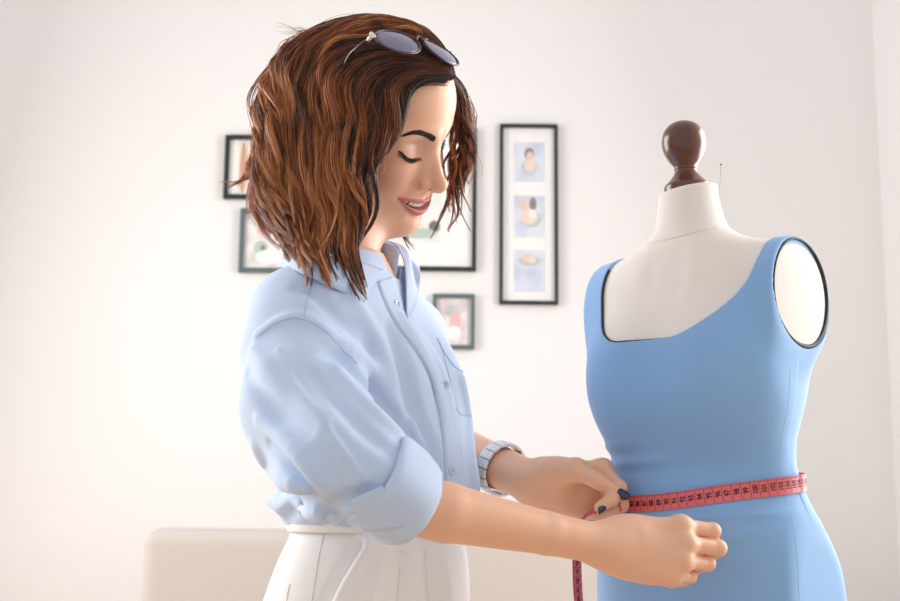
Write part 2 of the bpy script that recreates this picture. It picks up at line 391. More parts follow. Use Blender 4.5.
def form_hit(a=None, th=None, z=None, off=0.0):
    """radius outwards from the axis in direction th (from +a towards +b) at height z"""
    th = np.atleast_1d(th); z = np.broadcast_to(np.atleast_1d(z), th.shape)
    dr = np.stack([np.cos(th), np.sin(th), 0*th], 1); lo = np.zeros(len(th)); hi = np.full(len(th), .3)
    for _ in range(40):
        mid = (lo+hi)/2; q = dr*mid[:, None]; q[:, 2] = z; dd = form_sdf(q, False)-off
        lo = np.where(dd < 0, mid, lo); hi = np.where(dd < 0, hi, mid)
    q = dr*lo[:, None]; q[:, 2] = z; return q
# seam round the foot of the neck
m_seam = mat('seam_thread', srgb(234, 226, 220), .8)
th = np.linspace(0, 2*math.pi, 90, endpoint=False); zs = 1.312-.016*np.sin(th)+.004*np.cos(th)
b = MB(); b.tube(m2w(form_hit(th=th, z=zs)), .0009, 6, closed=True); b.build('neck_seam', m_seam, form)
# neck knob of turned wood
m_knob = mat('knob_walnut', srgb(96, 50, 34), .28, Coat_Weight=.5, Coat_Roughness=.15); mottle(m_knob, srgb(82, 40, 29), srgb(120, 66, 44), 18, 4, (1, 1, .25))
kb = m2w(A(-.002, .012, 1.3650))[0]; kax = unit(A(-.03, 0, 1)+.04*FM)
prof = [(.0005, -.008), (.0265, -.008), (.0275, -.001), (.0272, .003), (.0262, .006), (.0220, .010), (.0175, .0150), (.0142, .0200), (.0128, .0235), (.0138, .0252), (.0134, .0272), (.0150, .0305), (.0195, .0365), (.0235, .0440), (.0258, .0520), (.0262, .0590), (.0250, .0670), (.0215, .0745), (.0155, .0805), (.0080, .0838), (.0005, .0848)]
pr = crom(np.array(prof), 70); pr[:, 0] = np.maximum(pr[:, 0], .0003)
b = MB(); b.lathe(pr, kb-kax*.002, kax, 48); b.build('neck_knob', m_knob, form)
# a dressmaker's pin stuck in the neck
m_pin = mat('pin_steel', srgb(190, 190, 190), .3, Metallic=1.0); m_pinh = mat('pin_head_red', srgb(196, 60, 50), .4)
pin0 = m2w(A(.04, .012, 1.33))[0]; pin1 = at(721, 164.5, pin0[1]-.01)
pin = thing('dressmaking_pin', 'thin pin with tiny red head stuck into the neck of the dress form', 'pin', pin0)
b = MB(); b.tube([pin0, pin1], .00035, 6); b.build('shaft', m_pin, pin)
b = MB(); b.lathe([(.0002, -.0012), (.001, -.0007), (.0013, 0), (.001, .0007), (.0002, .0012)], pin1, unit(pin1-pin0), 10); b.build('pin_head', m_pinh, pin)
# stand
b = MB(); b.tube([m2w(A(0, 0, .03))[0], m2w(A(0, 0, .76))[0]], .014, 20); b.build('pole', m_knob, form)
for k in range(3):
    a_ = 2*math.pi*k/3+.5; d_ = A(math.cos(a_), math.sin(a_), 0); p0 = m2w(A(0, 0, .17))[0]
    b = MB(); b.tube(crom([p0, p0+d_*.1+A(0, 0, -.02), p0+d_*.19+A(0, 0, -.1), p0+d_*.26+A(0, 0, -.152)], 14), np.linspace(.015, .011, 14), 12)
    b.build('stand_leg', m_knob, form)
b = MB(); b.lathe([(.02, -.03), (.024, -.01), (.024, .02), (.016, .035)], m2w(A(0, 0, .17))[0]); b.build('stand_hub', m_knob, form)

# ------------------------------------------------------------------ blue dress on the form
def rbox2(x, y, cx, cy, hx, hy, r):
    qx = np.abs(x-cx)-(hx-r); qy = np.abs(y-cy)-(hy-r)
    return np.sqrt(np.maximum(qx, 0)**2+np.maximum(qy, 0)**2)+np.minimum(np.maximum(qx, qy), 0)-r
def tz(th): return at(664, 500, -.035)[2]-.0022+.0150*.87-.0150*np.sin(th-R(30))
def neck2(a, z): return rbox2(a, z, 0, 1.41, np.where(a > 0, .080+.030*sstep(1.17, 1.27, z), .080+.015*sstep(1.17, 1.25, z)), .236, np.where(a > 0, .066, .034))
def dress_sdf(P):
    a, bb, z = P[:, 0], P[:, 1], P[:, 2]
    off = .0032
    d = form_sdf(P, False)-off
    # pulled cloth: soft drags running from the pinched front towards the waist
    flat_ = 1-np.exp(-((z-tz(np.arctan2(bb, a)))/.013)**4)
    for (z0, sl_, amp, wd, a0, a1) in ((1.033, .10, .0030, .007, -.14, .02), (.985, .22, .0030, .006, -.06, .12), (.972, .16, .0022, .005, -.02, .13), (1.055, .06, .0016, .006, -.15, -.03), (.945, .3, .0018, .007, 0, .12), (1.01, .02, .002, .005, .02, .13)):
        zc = z0+sl_*(a-a0)*.5
        d = d-flat_*amp*np.exp(-((z-zc)/wd)**2)*sstep(a0, a0+.04, a)*(1-sstep(a1-.04, a1, a))*(bb > 0)
    # deeper hollow just above the waist at the side
    neck = np.where(bb > -.03, neck2(a, z), rbox2(a, z, 0, 1.41, np.where(a > 0, .110, .095), .16, .034))
    d = np.maximum(d, -neck); ee = np.sqrt(((bb-STUB_B)/(STUB_RB+.001))**2+((z-STUB_Z)/(STUB_RZ+.001))**2)
    d = np.where(np.abs(a) > .1, np.maximum(d, np.minimum(np.abs(a)-STUB_A+.0015, (1-ee)*.06)*np.where(ee < 1.25, 1, 0)-np.where(ee < 1.25, 0, .05)), d); d = np.maximum(d, .745-z)
    d = np.maximum(d, -(form_sdf(P, False)+.004))
    return d
Vd, Fd = surface(dress_sdf, (-.165, -.18, .735), (.165, .15, 1.33), .0015)
m_dress = mat('dress_jersey', srgb(138, 182, 230), .72, Sheen_Weight=.2); bump(m_dress, 900, .12, .0004)
dress = thing('dress', 'sleeveless light blue scoop-neck dress pinned on the dress form', 'dress', (MX, MY, .74))
new_mesh('dress_body', m2w(Vd), Fd, m_dress, dress)
m_bind = mat('binding_black', srgb(30, 34, 46), .6); bump(m_bind, 900, .2, .0004)
for s in (-1, 1):
    t = np.linspace(0, 2*math.pi, 80, endpoint=False); sel = []
    for tt in t:       # outwards from the plate centre to the rim of the dress
        r_ = np.linspace(.03, .09, 121); q = np.stack([0*r_+s*(STUB_A-.0035), STUB_B+r_*math.cos(tt), STUB_Z+r_*math.sin(tt)], 1)
        dd = form_sdf(q, False)-.0025; i = np.argmax(dd > 0) if (dd > 0).any() else 60; i = min(i, 64); sel.append(r_[i])
    sel = np.array(sel)
    for _ in range(4): sel = (np.roll(sel, 1)+2*sel+np.roll(sel, -1))/4
    pts = np.stack([0*t+s*(STUB_A-.001), STUB_B+sel*np.cos(t), STUB_Z+sel*np.sin(t)], 1)
    wd = .0016+.0016*sstep(-.6, .8, -np.cos(t-.5))
    b = MB(); b.tube(m2w(pts), wd, 8, closed=True); b.build('armhole_binding', m_bind, dress)
# neckline binding: follows the edge of the neckline over the front
def neck_edge():
    pts = []
    for t in np.linspace(R(174), R(282), 110):
        r_ = np.linspace(.02, .2, 721); a = r_*math.cos(t); z = 1.285+r_*math.sin(t)
        g = neck2(a, z); i = int(np.argmax(g > 0)); pts.append((a[i], z[i]))
    return pts
P2 = neck_edge(); P3 = []
for (a_, z_) in P2:
    y = np.linspace(-.08, .15, 461); q = np.stack([0*y+a_, y, 0*y+z_], 1); dd = form_sdf(q, False)-.0015
    if not (dd < 0).any() or z_ > 1.272: continue
    i = len(y)-1-np.argmax(dd[::-1] < 0); P3.append(q[i])
P3 = np.array(P3); P3 = resample(P3, 90)
for _ in range(2): P3[1:-1] = (P3[:-2]+2*P3[1:-1]+P3[2:])/4
b = MB(); rr = np.full(90, .0017); rr[-28:] = np.linspace(.0017, .0005, 28); b.tube(m2w(P3), rr, 8); b.build('neckline_binding', m_bind, dress)
# side seam and panel seam
m_dseam = mat('dress_seam', srgb(140, 180, 222), .8)
b = MB(); zz = np.linspace(.75, 1.14, 60); th = np.full(60, R(8.0)); b.tube(m2w(form_hit(th=th, z=zz, off=.0030)), .0005, 6); b.build('side_seam', m_dseam, dress)

# ------------------------------------------------------------------ the woman: body
HY, HP, HR, HS = R(21.0), R(28.6), R(27.0), .992
hF = A(math.cos(HY)*math.cos(HP), -math.sin(HY)*math.cos(HP), -math.sin(HP)); hL0 = A(math.sin(HY), math.cos(HY), 0); hU0 = np.cross(hF, hL0)
hL = hL0*math.cos(HR)+hU0*math.sin(HR); hU = hU0*math.cos(HR)-hL0*math.sin(HR); HO = at(371.8, 118.7, 0)
HM = np.stack([hF, hL, hU])
def h2w(Q): return HO+HS*(np.atleast_2d(Q)@HM)
def w2h(P): return ((P-HO)@HM.T)/HS
NECK0 = at(336, 268, .0); NECK1 = h2w(A(-.030, 0, -.040))[0]
SHR = A(-.150, -.125, 1.185); SHL = A(-.062, .125, 1.20)
ELR = at(376, 498, -.265); UA1, UA2 = at(306, 392, -.185), at(350, 455, -.245); WRR = at(609, 546, -.165)
ELL_ = at(400, 425, .26); WRL = at(535, 483, .045)
PEL = A(-.085, .0, .90)
MW = .0355
def mouth_x(l): return np.clip(np.abs(l)/MW, 0, 1)
def mouth_u(l): return -.0738+.0118*mouth_x(l)**2
def mouth_g(l): return .0062*np.maximum(1-(mouth_x(l)/.90)**2, 0)**.7
def lips(Q):
    """bulge of the upper and lower lip and a 0..1 lip mask"""
    l, u = Q[:, 1], Q[:, 2]; x = mouth_x(l); m = mouth_u(l); g = mouth_g(l); k = np.maximum(1-x*x, 0)
    hu = .0056*k**.55-.0010*np.exp(-(l/.004)**2)+.0004; hl = .0086*k**.6+.0004
    tu = (u-(m+g*.8))/hu; tl = ((m-g*.8)-u)/hl
    bu = np.where((tu > -.6) & (tu < 1), np.sqrt(np.maximum(1-np.abs(np.clip(tu, -.6, 1)*1.25-.25)**2, 0)), 0)
    bl = np.where((tl > -.6) & (tl < 1), np.sqrt(np.maximum(1-np.abs(np.clip(tl, -.6, 1)*1.25-.25)**2, 0)), 0)
    mask = np.maximum(1-sstep(.86, 1.06, tu), 0)*(u > m)+np.maximum(1-sstep(.86, 1.06, tl), 0)*(u <= m)
    return .0030*k**.5*bu+.0042*k**.5*bl, mask*(np.abs(l) < MW)
def head_sdf(Q, mouth=True):
    f, l, u = Q[:, 0], Q[:, 1], Q[:, 2]; al = np.abs(l); S = np.stack([f, al, u], 1)
    d = ell(S, (-.006, 0, .034), (.094, .0735, .082))
    d = smin(d, ell(S, (.033, 0, .038), (.0615, .060, .060)), .03)
    d = smin(d, ell(S, (.034, 0, -.030), (.056, .058, .072)), .03)
    d = smin(d, ell(S, (.044, 0, -.076), (.046, .040, .033)), .03)
    d = smin(d, seg(S, (.006, .050, -.050), (.069, .012, -.104), .013, .0115), .025)
    d = smin(d, ell(S, (.0785, 0, -.1040), (.0165, .0170, .0160)), .020)
    d = smin(d, ell(S, (.062, .037, -.036), (.024, .022, .020)), .022)          # cheek
    d = smin(d, seg(S, (.085, .010, .0150), (.066, .046, .020), .0085, .008), .018)  # brow
    d = smax(d, -ell(S, (.100, .030, .001), (.019, .017, .0115)), .016)         # eye socket
    d = smin(d, ell(S, (.0685, .0305, -.004), (.0140, .0150, .0135)), .006)      # lidded eye
    # nose
    n = seg(S, (.0865, 0, .006), (.111, 0, -.0385), .0062, .0078)
    n = smin(n, seg(S, (.084, .006, .0), (.0965, .0085, -.040), .006, .0075), .010)
    n = smin(n, ell(S, (.1135, 0, -.0390), (.0080, .0078, .0076)), .008)
    n = smin(n, ell(S, (.0975, .0132, -.0425), (.0095, .0062, .0072)), .003)
    n = smin(n, seg(S, (.112, 0, -.0445), (.098, 0, -.0520), .0042, .0048), .006)
    d = smin(d, n, .011)
    d = smax(d, -ell(S, (.1030, .0068, -.0500), (.0060, .0032, .0040)), .002)
    # groove beside the nostril and smile line
    d = smax(d, -chain(S, [(.0950, .0195, -.0345), (.0905, .0212, -.0415), (.0905, .0195, -.0490)], [.0015, .0022, .0018]), .004)
    d = smax(d, -seg(S, (.0935, .0215, -.046), (.0835, .0355, -.064), .0015, .0016), .010)
    # muzzle and lips
    d = smin(d, ell(S, (.066, 0, -.068), (.0275, .032, .026)), .018)
    d = smax(d, -seg(S, (.103, 0, -.0545), (.1010, 0, -.0600), .0020, .0018), .006)   # philtrum
    d = smax(d, -seg(S, (.1015, 0, -.0905), (.0965, .016, -.0885), .0030, .0022), .009)   # below the lower lip
    if mouth:
        bl, _ = lips(Q); d = d-bl*.85*(f > .06)
        gap = np.maximum(np.abs(u-mouth_u(l))-mouth_g(l)*.72, np.maximum(al-MW*.9, .060-f)); d = np.where(f > .055, smax(d, -gap, .0025), d)
    # ear
    e = smax(ell(S, (-.006, .071, -.012), (.017, .008, .029)), -ell(S, (-.003, .079, -.010), (.010, .006, .018)), .006)
    d = smin(d, e, .008)
    return d*HS
# hands: joints from flexion angles.  x towards the fingers, y towards the thumb, z out of the back of the hand
class Hand:
    def __init__(s, wrist, xdir, zdir, mirror, fing, thumb, scale=1.0):
        x = unit(xdir); z = unit(np.asarray(zdir)-x*np.dot(x, zdir)); y = np.cross(z, x)*mirror
        s.o = wrist; s.M = np.stack([x, y, z]); s.k = scale; s.ch = []; s.nails = []
        lens = [(.041, .025, .021), (.045, .028, .022), (.042, .026, .0215), (.033, .020, .0190)]
        base = [(.083, .0255, .001), (.086, .005, .004), (.081, -.0145, .002), (.071, -.0285, -.006)]
        rad = [(.0098, .0086, .0078, .0062), (.0100, .0088, .0079, .0063), (.0094, .0083, .0074, .0060), (.0084, .0072, .0064, .0053)]
        s.mc = []
        for i in range(4):
            if fing[i] is None: continue
            f1, f2, f3, sp = fing[i]; p = np.array(base[i]); P = [p]; an = 0; d = None
            for L, fl in zip(lens[i], (f1, f2, f3)):
                an += R(fl); d = A(math.cos(an)*math.cos(R(sp)), math.cos(an)*math.sin(R(sp)), -math.sin(an)); p = p+d*L; P.append(p)
            s.ch.append((np.array(P), rad[i])); s.mc.append((A(.012, base[i][1]*.62, .0), np.array(base[i])))
            nrm = A(math.sin(an)*math.cos(R(sp)), math.sin(an)*math.sin(R(sp)), math.cos(an)); s.nails.append((P[-1], d, nrm, rad[i][3]))
        T = np.array(thumb[0]); s.ch.append((T, (.0135, .0112, .0092, .0072))); d = unit(T[3]-T[2]); nn = np.asarray(thumb[1], float); nn = unit(nn-d*np.dot(d, nn)); s.nails.append((T[3], d, nn, .0074))
    def w(s, Q): return s.o+s.k*(np.atleast_2d(Q)@s.M)
    def sdf(s, P):
        Q = ((P-s.o)@s.M.T)/s.k
        d = None
        for a, b_ in s.mc:
            e = seg(Q, a, b_, .0135, .0108); d = e if d is None else smin(d, e, .012)
        d = smin(d, ell(Q, (.045, -.002, -.008), (.044, .034, .0125)), .014)
        d = smin(d, seg(Q, (-.004, 0, -.002), (.03, .004, -.003), .0215, .019), .02)
        d = smin(d, seg(Q, (.02, -.020, -.008), (.060, -.025, -.009), .0115, .0095), .012)     # heel of the little finger
        T, r = s.ch[-1]
        d = smin(d, seg(Q, (.020, .016, -.006), T[1], .0165, .0125), .02)                      # ball of the thumb
        fs = None
        for (C, r) in s.ch:
            e = seg(Q, C[0], C[1], r[0], r[1]); e = smin(e, seg(Q, C[1], C[2], r[1], r[2]), .004); e = smin(e, seg(Q, C[2], C[3], r[2], r[3]), .004)
            e = smin(e, np.linalg.norm(Q-C[1], axis=1)-r[1]*1.02, .004)
            fs = e if fs is None else smin(fs, e, .0022)
        d = smin(d, fs, .008)
        for (C, r) in s.ch[:-1]:
            k = C[0]+A(0, 0, .0035); d = smin(d, np.linalg.norm(Q-k, axis=1)-.0085, .012)
        return d*s.k
    def nail_mesh(s, b, which=None):
        for i, (p, d, n_, r) in enumerate(s.nails):
            if which is not None and i not in which: continue
            sd = np.cross(n_, d); V = []; nu, nv = 13, 11; L = r*1.9; W = r*.86
            for a in range(nu):
                for c in range(nv):
                    uu = a/(nu-1)*2-1; vv = c/(nv-1)*2-1; tap = math.sqrt(max(1-.85*abs(uu)**2.6, 0)); th = vv*1.0*tap
                    V.append(p+d*(r*.42+uu*L*.5)+sd*(W*1.06*math.sin(th))+n_*(r*1.12*math.cos(th*.95)-.05*r*(uu+1)**2*.5))
            top = s.w(np.array(V)); bot = s.w(np.array(V)-n_*r*.22)
            F = [[a*nv+c, (a+1)*nv+c, (a+1)*nv+c+1, a*nv+c+1] for a in range(nu-1) for c in range(nv-1)]; k = nu*nv
            rim = [c for c in range(nv)]+[a*nv+nv-1 for a in range(1, nu)]+[(nu-1)*nv+c for c in range(nv-2, -1, -1)]+[a*nv for a in range(nu-2, 0, -1)]
            F2 = [[k+q for q in f][::-1] for f in F]+[[rim[q], rim[(q+1) % len(rim)], k+rim[(q+1) % len(rim)], k+rim[q]] for q in range(len(rim))]
            b.add(np.vstack([top, bot]), F+F2)
# near (right) hand: back of the hand to the viewer, fingers bent away and closed on the cloth
HAND_R = Hand(WRR, A(.99, .10, -.03), A(-.04, -.96, .26), 1,
              [(14, 62, 40, -2), (19, 70, 42, 0), (30, 78, 45, 6), (36, 56, 34, 8)],
              ([(.024, .020, -.016), (.052, .028, -.034), (.084, .028, -.038), (.108, .025, -.036)], (.2, .9, .4)), .90)
# far (left) hand: thumb on top of the tape, fingers curled below it
HAND_L = Hand(WRL, unit(at(632, 491, .01)-WRL), A(.10, .80, .55), -1,
              [(52, 46, 20, -4), (58, 54, 24, -5), (63, 62, 30, -6), (67, 68, 30, -8)],
              ([(.024, .028, -.012), (.058, .040, -.026), (.088, .036, -.040), (.113, .025, -.046)], (.1, .75, -.55)), .98)
def arm_r(P):
    d = chain(P, [SHR, UA1, UA2, ELR], [.038, .034, .029, .027])
    q = ELR+(WRR-ELR)*.28; q2 = ELR+(WRR-ELR)*.72
    d = smin(d, seg(P, ELR, q, .0270, .0282), .006); d = smin(d, seg(P, q, q2, .0282, .0208), .004); d = smin(d, seg(P, q2, WRR, .0208, .0198), .004)
    return smin(d, HAND_R.sdf(P), .016)
def arm_l(P):
    m = SHL+(ELL_-SHL)*.5; d = seg(P, SHL, m, .044, .040); d = smin(d, seg(P, m, ELL_, .040, .034), .02)
    q = ELL_+(WRL-ELL_)*.3; q2 = ELL_+(WRL-ELL_)*.75
    d = smin(d, seg(P, ELL_, q, .032, .033), .006); d = smin(d, seg(P, q, q2, .033, .0262), .004); d = smin(d, seg(P, q2, WRL, .0262, .0235), .004)
    return smin(d, HAND_L.sdf(P), .016)
HIPR, HIPL = A(-.105, -.080, .84), A(-.055, .080, .84)
def trunk(P):
    d = smin(seg(P, NECK0+A(.005, 0, -.1), NECK0+A(-.0, 0, -.02), .052, .046), seg(P, NECK0, NECK1, .046, .044), .05)
    d = smin(d, seg(P, SHR, SHL, .038, .038), .05)
    ax = unit(A(SHL[0]-SHR[0], SHL[1]-SHR[1], 0)); fr = A(ax[1], -ax[0], 0); Rm = np.stack([ax, fr, A(0, 0, 1)])
    d = smin(d, ell(P, (-.105, 0, 1.10), (.115, .070, .15), Rm), .05)
    d = smin(d, ell(P, (-.085, 0, .98), (.09, .058, .13), Rm), .05)
    d = smin(d, ell(P, (-.083, 0, .86), (.105, .065, .10), Rm), .04)
    for s, h in ((-1, HIPR), (1, HIPL)):
        kn = A(h[0]+.02, h[1]*1.0, .47); an = A(h[0]-.01, h[1], .09)
        d = smin(d, chain(P, [h, kn, an], [.052, .046, .038]), .03)
        d = smin(d, seg(P, an+A(0, 0, -.05), an+A(.13*fr[0], .13*fr[1], -.06), .033, .026), .02)
    return d
body = thing('person', 'young woman with wavy brown bob in light blue shirt, smiling down at her measuring tape', 'person', (-.09, 0, 0))
m_skin = mat('skin', srgb(226, 176, 148), .42, Subsurface_Weight=.12, Subsurface_Scale=.006)
m_skin.node_tree.nodes['Principled BSDF'].inputs['Subsurface Radius'].default_value = (1.0, .35, .2)
attr_color(m_skin); 
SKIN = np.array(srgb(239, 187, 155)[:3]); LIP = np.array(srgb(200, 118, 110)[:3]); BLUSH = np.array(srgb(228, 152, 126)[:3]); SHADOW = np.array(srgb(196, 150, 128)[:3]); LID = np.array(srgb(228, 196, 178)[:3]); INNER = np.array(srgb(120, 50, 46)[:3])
def mixc(c, t, k): return c*(1-k[:, None])+t*k[:, None]
def head_neck(P): 
    return smin(head_sdf(w2h(P)), seg(P, NECK0+A(0, 0, -.03), NECK1, .050, .049), .035)
cornersH = h2w(np.array([[x, y, z] for x in (-.11, .13) for y in (-.09, .09) for z in (-.125, .13)]))
lo_, hi_ = cornersH.min(0)-.005, cornersH.max(0)+.005; lo_[2] = 1.19; lo_[0] -= .05; lo_[1] -= .02; hi_[1] += .02
V1, F1 = surface(head_neck, lo_, hi_, .0014)
Q = w2h(V1); al = np.abs(Q[:, 1]); c1 = np.tile(SKIN, (len(V1), 1))
c1 = mixc(c1, BLUSH, .55*np.exp(-(((Q[:, 0]-.06)/.035)**2+((al-.052)/.022)**2+((Q[:, 2]+.032)/.02)**2)))
c1 = mixc(c1, LID, .8*np.exp(-(((al-.029)/.012)**2+((Q[:, 2]-.002)/.006)**2))*(Q[:, 0] > .05))
c1 = mixc(c1, SHADOW, .55*np.exp(-(((al-.034)/.015)**2+((Q[:, 2]-.0095)/.004)**2))*(Q[:, 0] > .05))  # eye shadow make-up above the lid
lk = lips(Q)[1]*(Q[:, 0] > .055); c1 = mixc(c1, LIP, lk)
c1 = mixc(c1, INNER, (np.abs(Q[:, 2]-mouth_u(Q[:, 1])) < mouth_g(Q[:, 1])*.70)*(np.abs(Q[:, 1]) < MW*.88)*(Q[:, 0] > .05)*1.0)
parts = [(V1, F1, c1)]
def blk(fn, pts, pad, h):
    pts = np.array(pts); v, f = surface(fn, pts.min(0)-pad, pts.max(0)+pad, h); return v, f, np.tile(SKIN, (len(v), 1))
parts.append(blk(arm_r, [ELR+A(-.03, 0, 0), WRR+A(.115, 0, .0)], .055, .0014))
parts.append(blk(arm_l, [ELL_+A(0, -.02, -.02), WRL, HAND_L.w(A(.125, 0, -.03))[0]], .05, .0014))
def rest(P): return np.minimum(trunk(P), np.minimum(chain(P, [SHR, UA1, UA2, ELR], [.036, .032, .027, .026]), chain(P, [SHL, ELL_], [.043, .034])))
parts.append(blk(rest, [A(-.26, -.31, .0), A(.09, .31, 1.235)], .01, .006))
Vs, Fs, Cs, n = [], [], [], 0
for v, f, c in parts: Vs.append(v); Fs.append(f+n); Cs.append(c); n += len(v)
bobj = new_mesh('body', np.vstack(Vs), np.vstack(Fs), m_skin, body, cols=np.vstack(Cs))
m_nail = mat('nail_navy', srgb(22, 30, 66), .15, Coat_Weight=.6)
for H in (HAND_R, HAND_L):
    for i in range(len(H.nails)):
        b = MB(); H.nail_mesh(b, [i]); b.build('fingernail', m_nail, body)['label'] = 'navy varnished fingernail'
# teeth
m_teeth = mat('teeth', srgb(246, 242, 236), .2); b = MB()
def face_hit(l, u, f0=.04, f1=.13, mouth=True):
    ff = np.linspace(f0, f1, 181); q = np.stack([ff, 0*ff+l, 0*ff+u], 1); dd = head_sdf(q, mouth); i = len(ff)-1-np.argmax(dd[::-1] < 0); return q[i]
for i in range(-4, 5):
    t = i*.0062; f_ = face_hit(t, float(mouth_u(np.array([t]))[0]), mouth=False)[0]-.0022; tw = .0032-.0002*abs(i); hh = .0052-.0004*abs(i)
    ang = math.atan((face_hit(t+.003, -.072, mouth=False)[0]-face_hit(t-.003, -.072, mouth=False)[0])/.006)
    c = A(f_, t, float(mouth_u(np.array([t]))[0])+.0018); V = []; dl = A(math.sin(ang), math.cos(ang), 0); df = A(math.cos(ang), -math.sin(ang), 0)
    for p in np.linspace(-1, 1, 7):
        for q in np.linspace(-1, 1, 7):
            rr = (abs(p)**4+abs(q)**4)**.25; V.append(c+dl*p*tw+A(0, 0, 1)*q*hh+df*(.0026*math.sqrt(max(0, 1-min(rr, 1)**4))-.002))
    b.add(h2w(np.array(V)), [[x*7+y, x*7+y+1, (x+1)*7+y+1, (x+1)*7+y] for x in range(6) for y in range(6)])
b.build('teeth', m_teeth, body)
# eyebrows, lashes: short strands standing on the skin
m_brow = mat('brow_hair', srgb(52, 34, 28), .6); m_lash = mat('lash_black', srgb(20, 16, 16), .5)
for s in (-1, 1):
    b = MB()
    cen = crom(np.array([(.0115, .0135), (.022, .0190), (.034, .0235), (.044, .0235), (.053, .0185)]), 60); thick = np.interp(np.linspace(0, 1, 60), [0, .12, .5, 1], [.0030, .0036, .0030, .0009])
    for i in range(0, 60):
        for k in range(10):
            l, u = cen[i]; u = u+thick[i]*rnd.uniform(-1, 1); l += rnd.uniform(-.0005, .0005)
            p = face_hit(s*l, u); j = min(i+5, 59); tgt = cen[j]; dl, du = (tgt[0]-cen[i][0])*1.0+.001, (tgt[1]-cen[i][1])+.0016*(1-i/40)
            e = face_hit(s*(l+dl), u+du)+A(.0008, 0, 0); mid = (p+e)/2+A(.0009, 0, 0)
            b.tube(h2w(np.array([p-A(.0004, 0, 0), mid, e])), [.00028, .00026, .0001], 3)
    b.build('eyebrow', m_brow, body)
    b = MB(); tt = np.linspace(0, 1, 40); ll = .0190+.0290*tt; uu = np.interp(tt, [0, .15, .4, .65, .85, 1], [-.0108, -.0122, -.0126, -.0102, -.0058, -.0020])
    uu = np.convolve(np.r_[uu[:1].repeat(3), uu, uu[-1:].repeat(3)], np.ones(7)/7, 'valid')
    P_ = np.array([face_hit(s*l, u) for l, u in zip(ll, uu)])
    b.tube(h2w(P_+A(.0002, 0, 0)), np.interp(tt, [0, .3, .85, 1], [.0003, .0007, .0014, .0006]), 6)
    for i in range(40):
        for k in range(3):
            p = P_[i]; t = tt[i]+rnd.uniform(-.03, .03); L = (.0042+.0050*t)*(1 if s < 0 else .6)
            dv = unit(A(.70, s*(-.25+.95*t), -.66+rnd.uniform(-.08, .08))); up_ = A(.25, 0, .55)
            b.tube(h2w(np.array([p, p+dv*L*.5, p+dv*L+up_*L*.16])), [.00036, .00028, .00006], 3)
    b.build('eyelashes', m_lash, body)

# ------------------------------------------------------------------ shirt
ax_ = unit(A(SHL[0]-SHR[0], SHL[1]-SHR[1], 0)); fr_ = A(ax_[1], -ax_[0], 0)
TZ = [.93, .955, .968, .985, 1.01, 1.05, 1.10, 1.15, 1.19, 1.225, 1.25]
TX = [-.078, -.076, -.076, -.076, -.076, -.082, -.094, -.098, -.104, -.112, -.118]
TW = [.112, .128, .140, .148, .154, .158, .156, .156, .150, .125, .08]
TD = [.074, .090, .097, .101, .104, .101, .088, .074, .070, .064, .055]
SL = [at(297, 322, -.125), at(302, 352, -.15), at(306, 405, -.195), at(338, 458, -.25), at(368, 474, -.266)]
SLR = [.050, .059, .061, .054, .045]
CF0, CF1 = at(374, 475, -.268), at(416, 511, -.252); CAX = unit(CF1-CF0)
SLL = [SHL+A(-.005, 0, -.005), SHL+(ELL_-SHL)*.55, ELL_, ELL_+(WRL-ELL_)*.30]
def shirt_base(P):
    z = np.clip(P[:, 2], .93, 1.25); cx = smooth_interp(z, TZ, TX); q = P-A(0, 0, 0); q0 = np.stack([P[:, 0]-cx, P[:, 1]], 1)
    a = q0@ax_[:2]; b_ = q0@fr_[:2]; W_ = smooth_interp(z, TZ, TW); D_ = smooth_interp(z, TZ, TD)
    rr = (np.abs(a/W_)**2.3+np.abs(b_/D_)**2.3)**(1/2.3); d = (rr-1)*np.minimum(W_, D_)*.95
    d = np.maximum(d, P[:, 2]-1.262)
    for s in (-1, 1):      # bust
        c = A(-.094, 0, 1.125)+ax_*s*.065+fr_*.030; d = smin(d, ell(P, c, (.052, .052, .062)), .05)
    d = smin(d, chain(P, [SHR+A(.012, .005, -.004), NECK0+A(.0, -.02, -.026), NECK0+A(0, .02, -.026), SHL], [.050, .046, .046, .048]), .05)
    sl = None
    for i in range(4):
        e = seg(P, SL[i], SL[i+1], SLR[i], SLR[i+1]); sl = e if sl is None else smin(sl, e, .02)
    d = smin(d, sl, .004+.030*sstep(1.13, 1.20, P[:, 2]))
    l2 = None
    for i in range(3):
        e = seg(P, SLL[i], SLL[i+1], .050, .050 if i < 2 else .042); l2 = e if l2 is None else smin(l2, e, .03)
    d = smin(d, l2, .03)
    return d
def march(fn, px, py, y0=-.42, y1=.25, n=900):
    Y = np.linspace(y0, y1, n); v = FW*FPX+RT*(px-450)-UPV*(py-300.5); Pn = CAM+v[None, :]*((Y-CAM[1])/v[1])[:, None]
    d = fn(Pn); i = int(np.argmax(d < 0)) if (d < 0).any() else int(np.argmin(d)); return Pn[i]
def px_path(fn, pts, n, lift=0.0):
    Q = crom(np.array(pts, float), n); out = np.array([march(fn, x, y) for x, y in Q])
    for _ in range(2): out[1:-1] = (out[:-2]+2*out[1:-1]+out[2:])/4
    toward = CAM-out; toward /= np.linalg.norm(toward, axis=1)[:, None]
    return out+toward*lift
FOLDS = []   # (points, radius, blend, sign): ridges stand out, valleys cut in
def fold(pts, r, k, sign, lift=0.0):
    q = px_path(shirt_base, pts, max(4, 3*len(pts)), lift); q = q[shirt_base(q) < .006]
    if len(q) > 3:
        t = np.sin(math.pi*np.linspace(.06, .94, len(q))); tw = CAM-q; tw /= np.linalg.norm(tw, axis=1)[:, None]
        FOLDS.append((q-tw*(r*1.0*(1-t)*sign)[:, None], r*(.25+.75*t), k, sign))
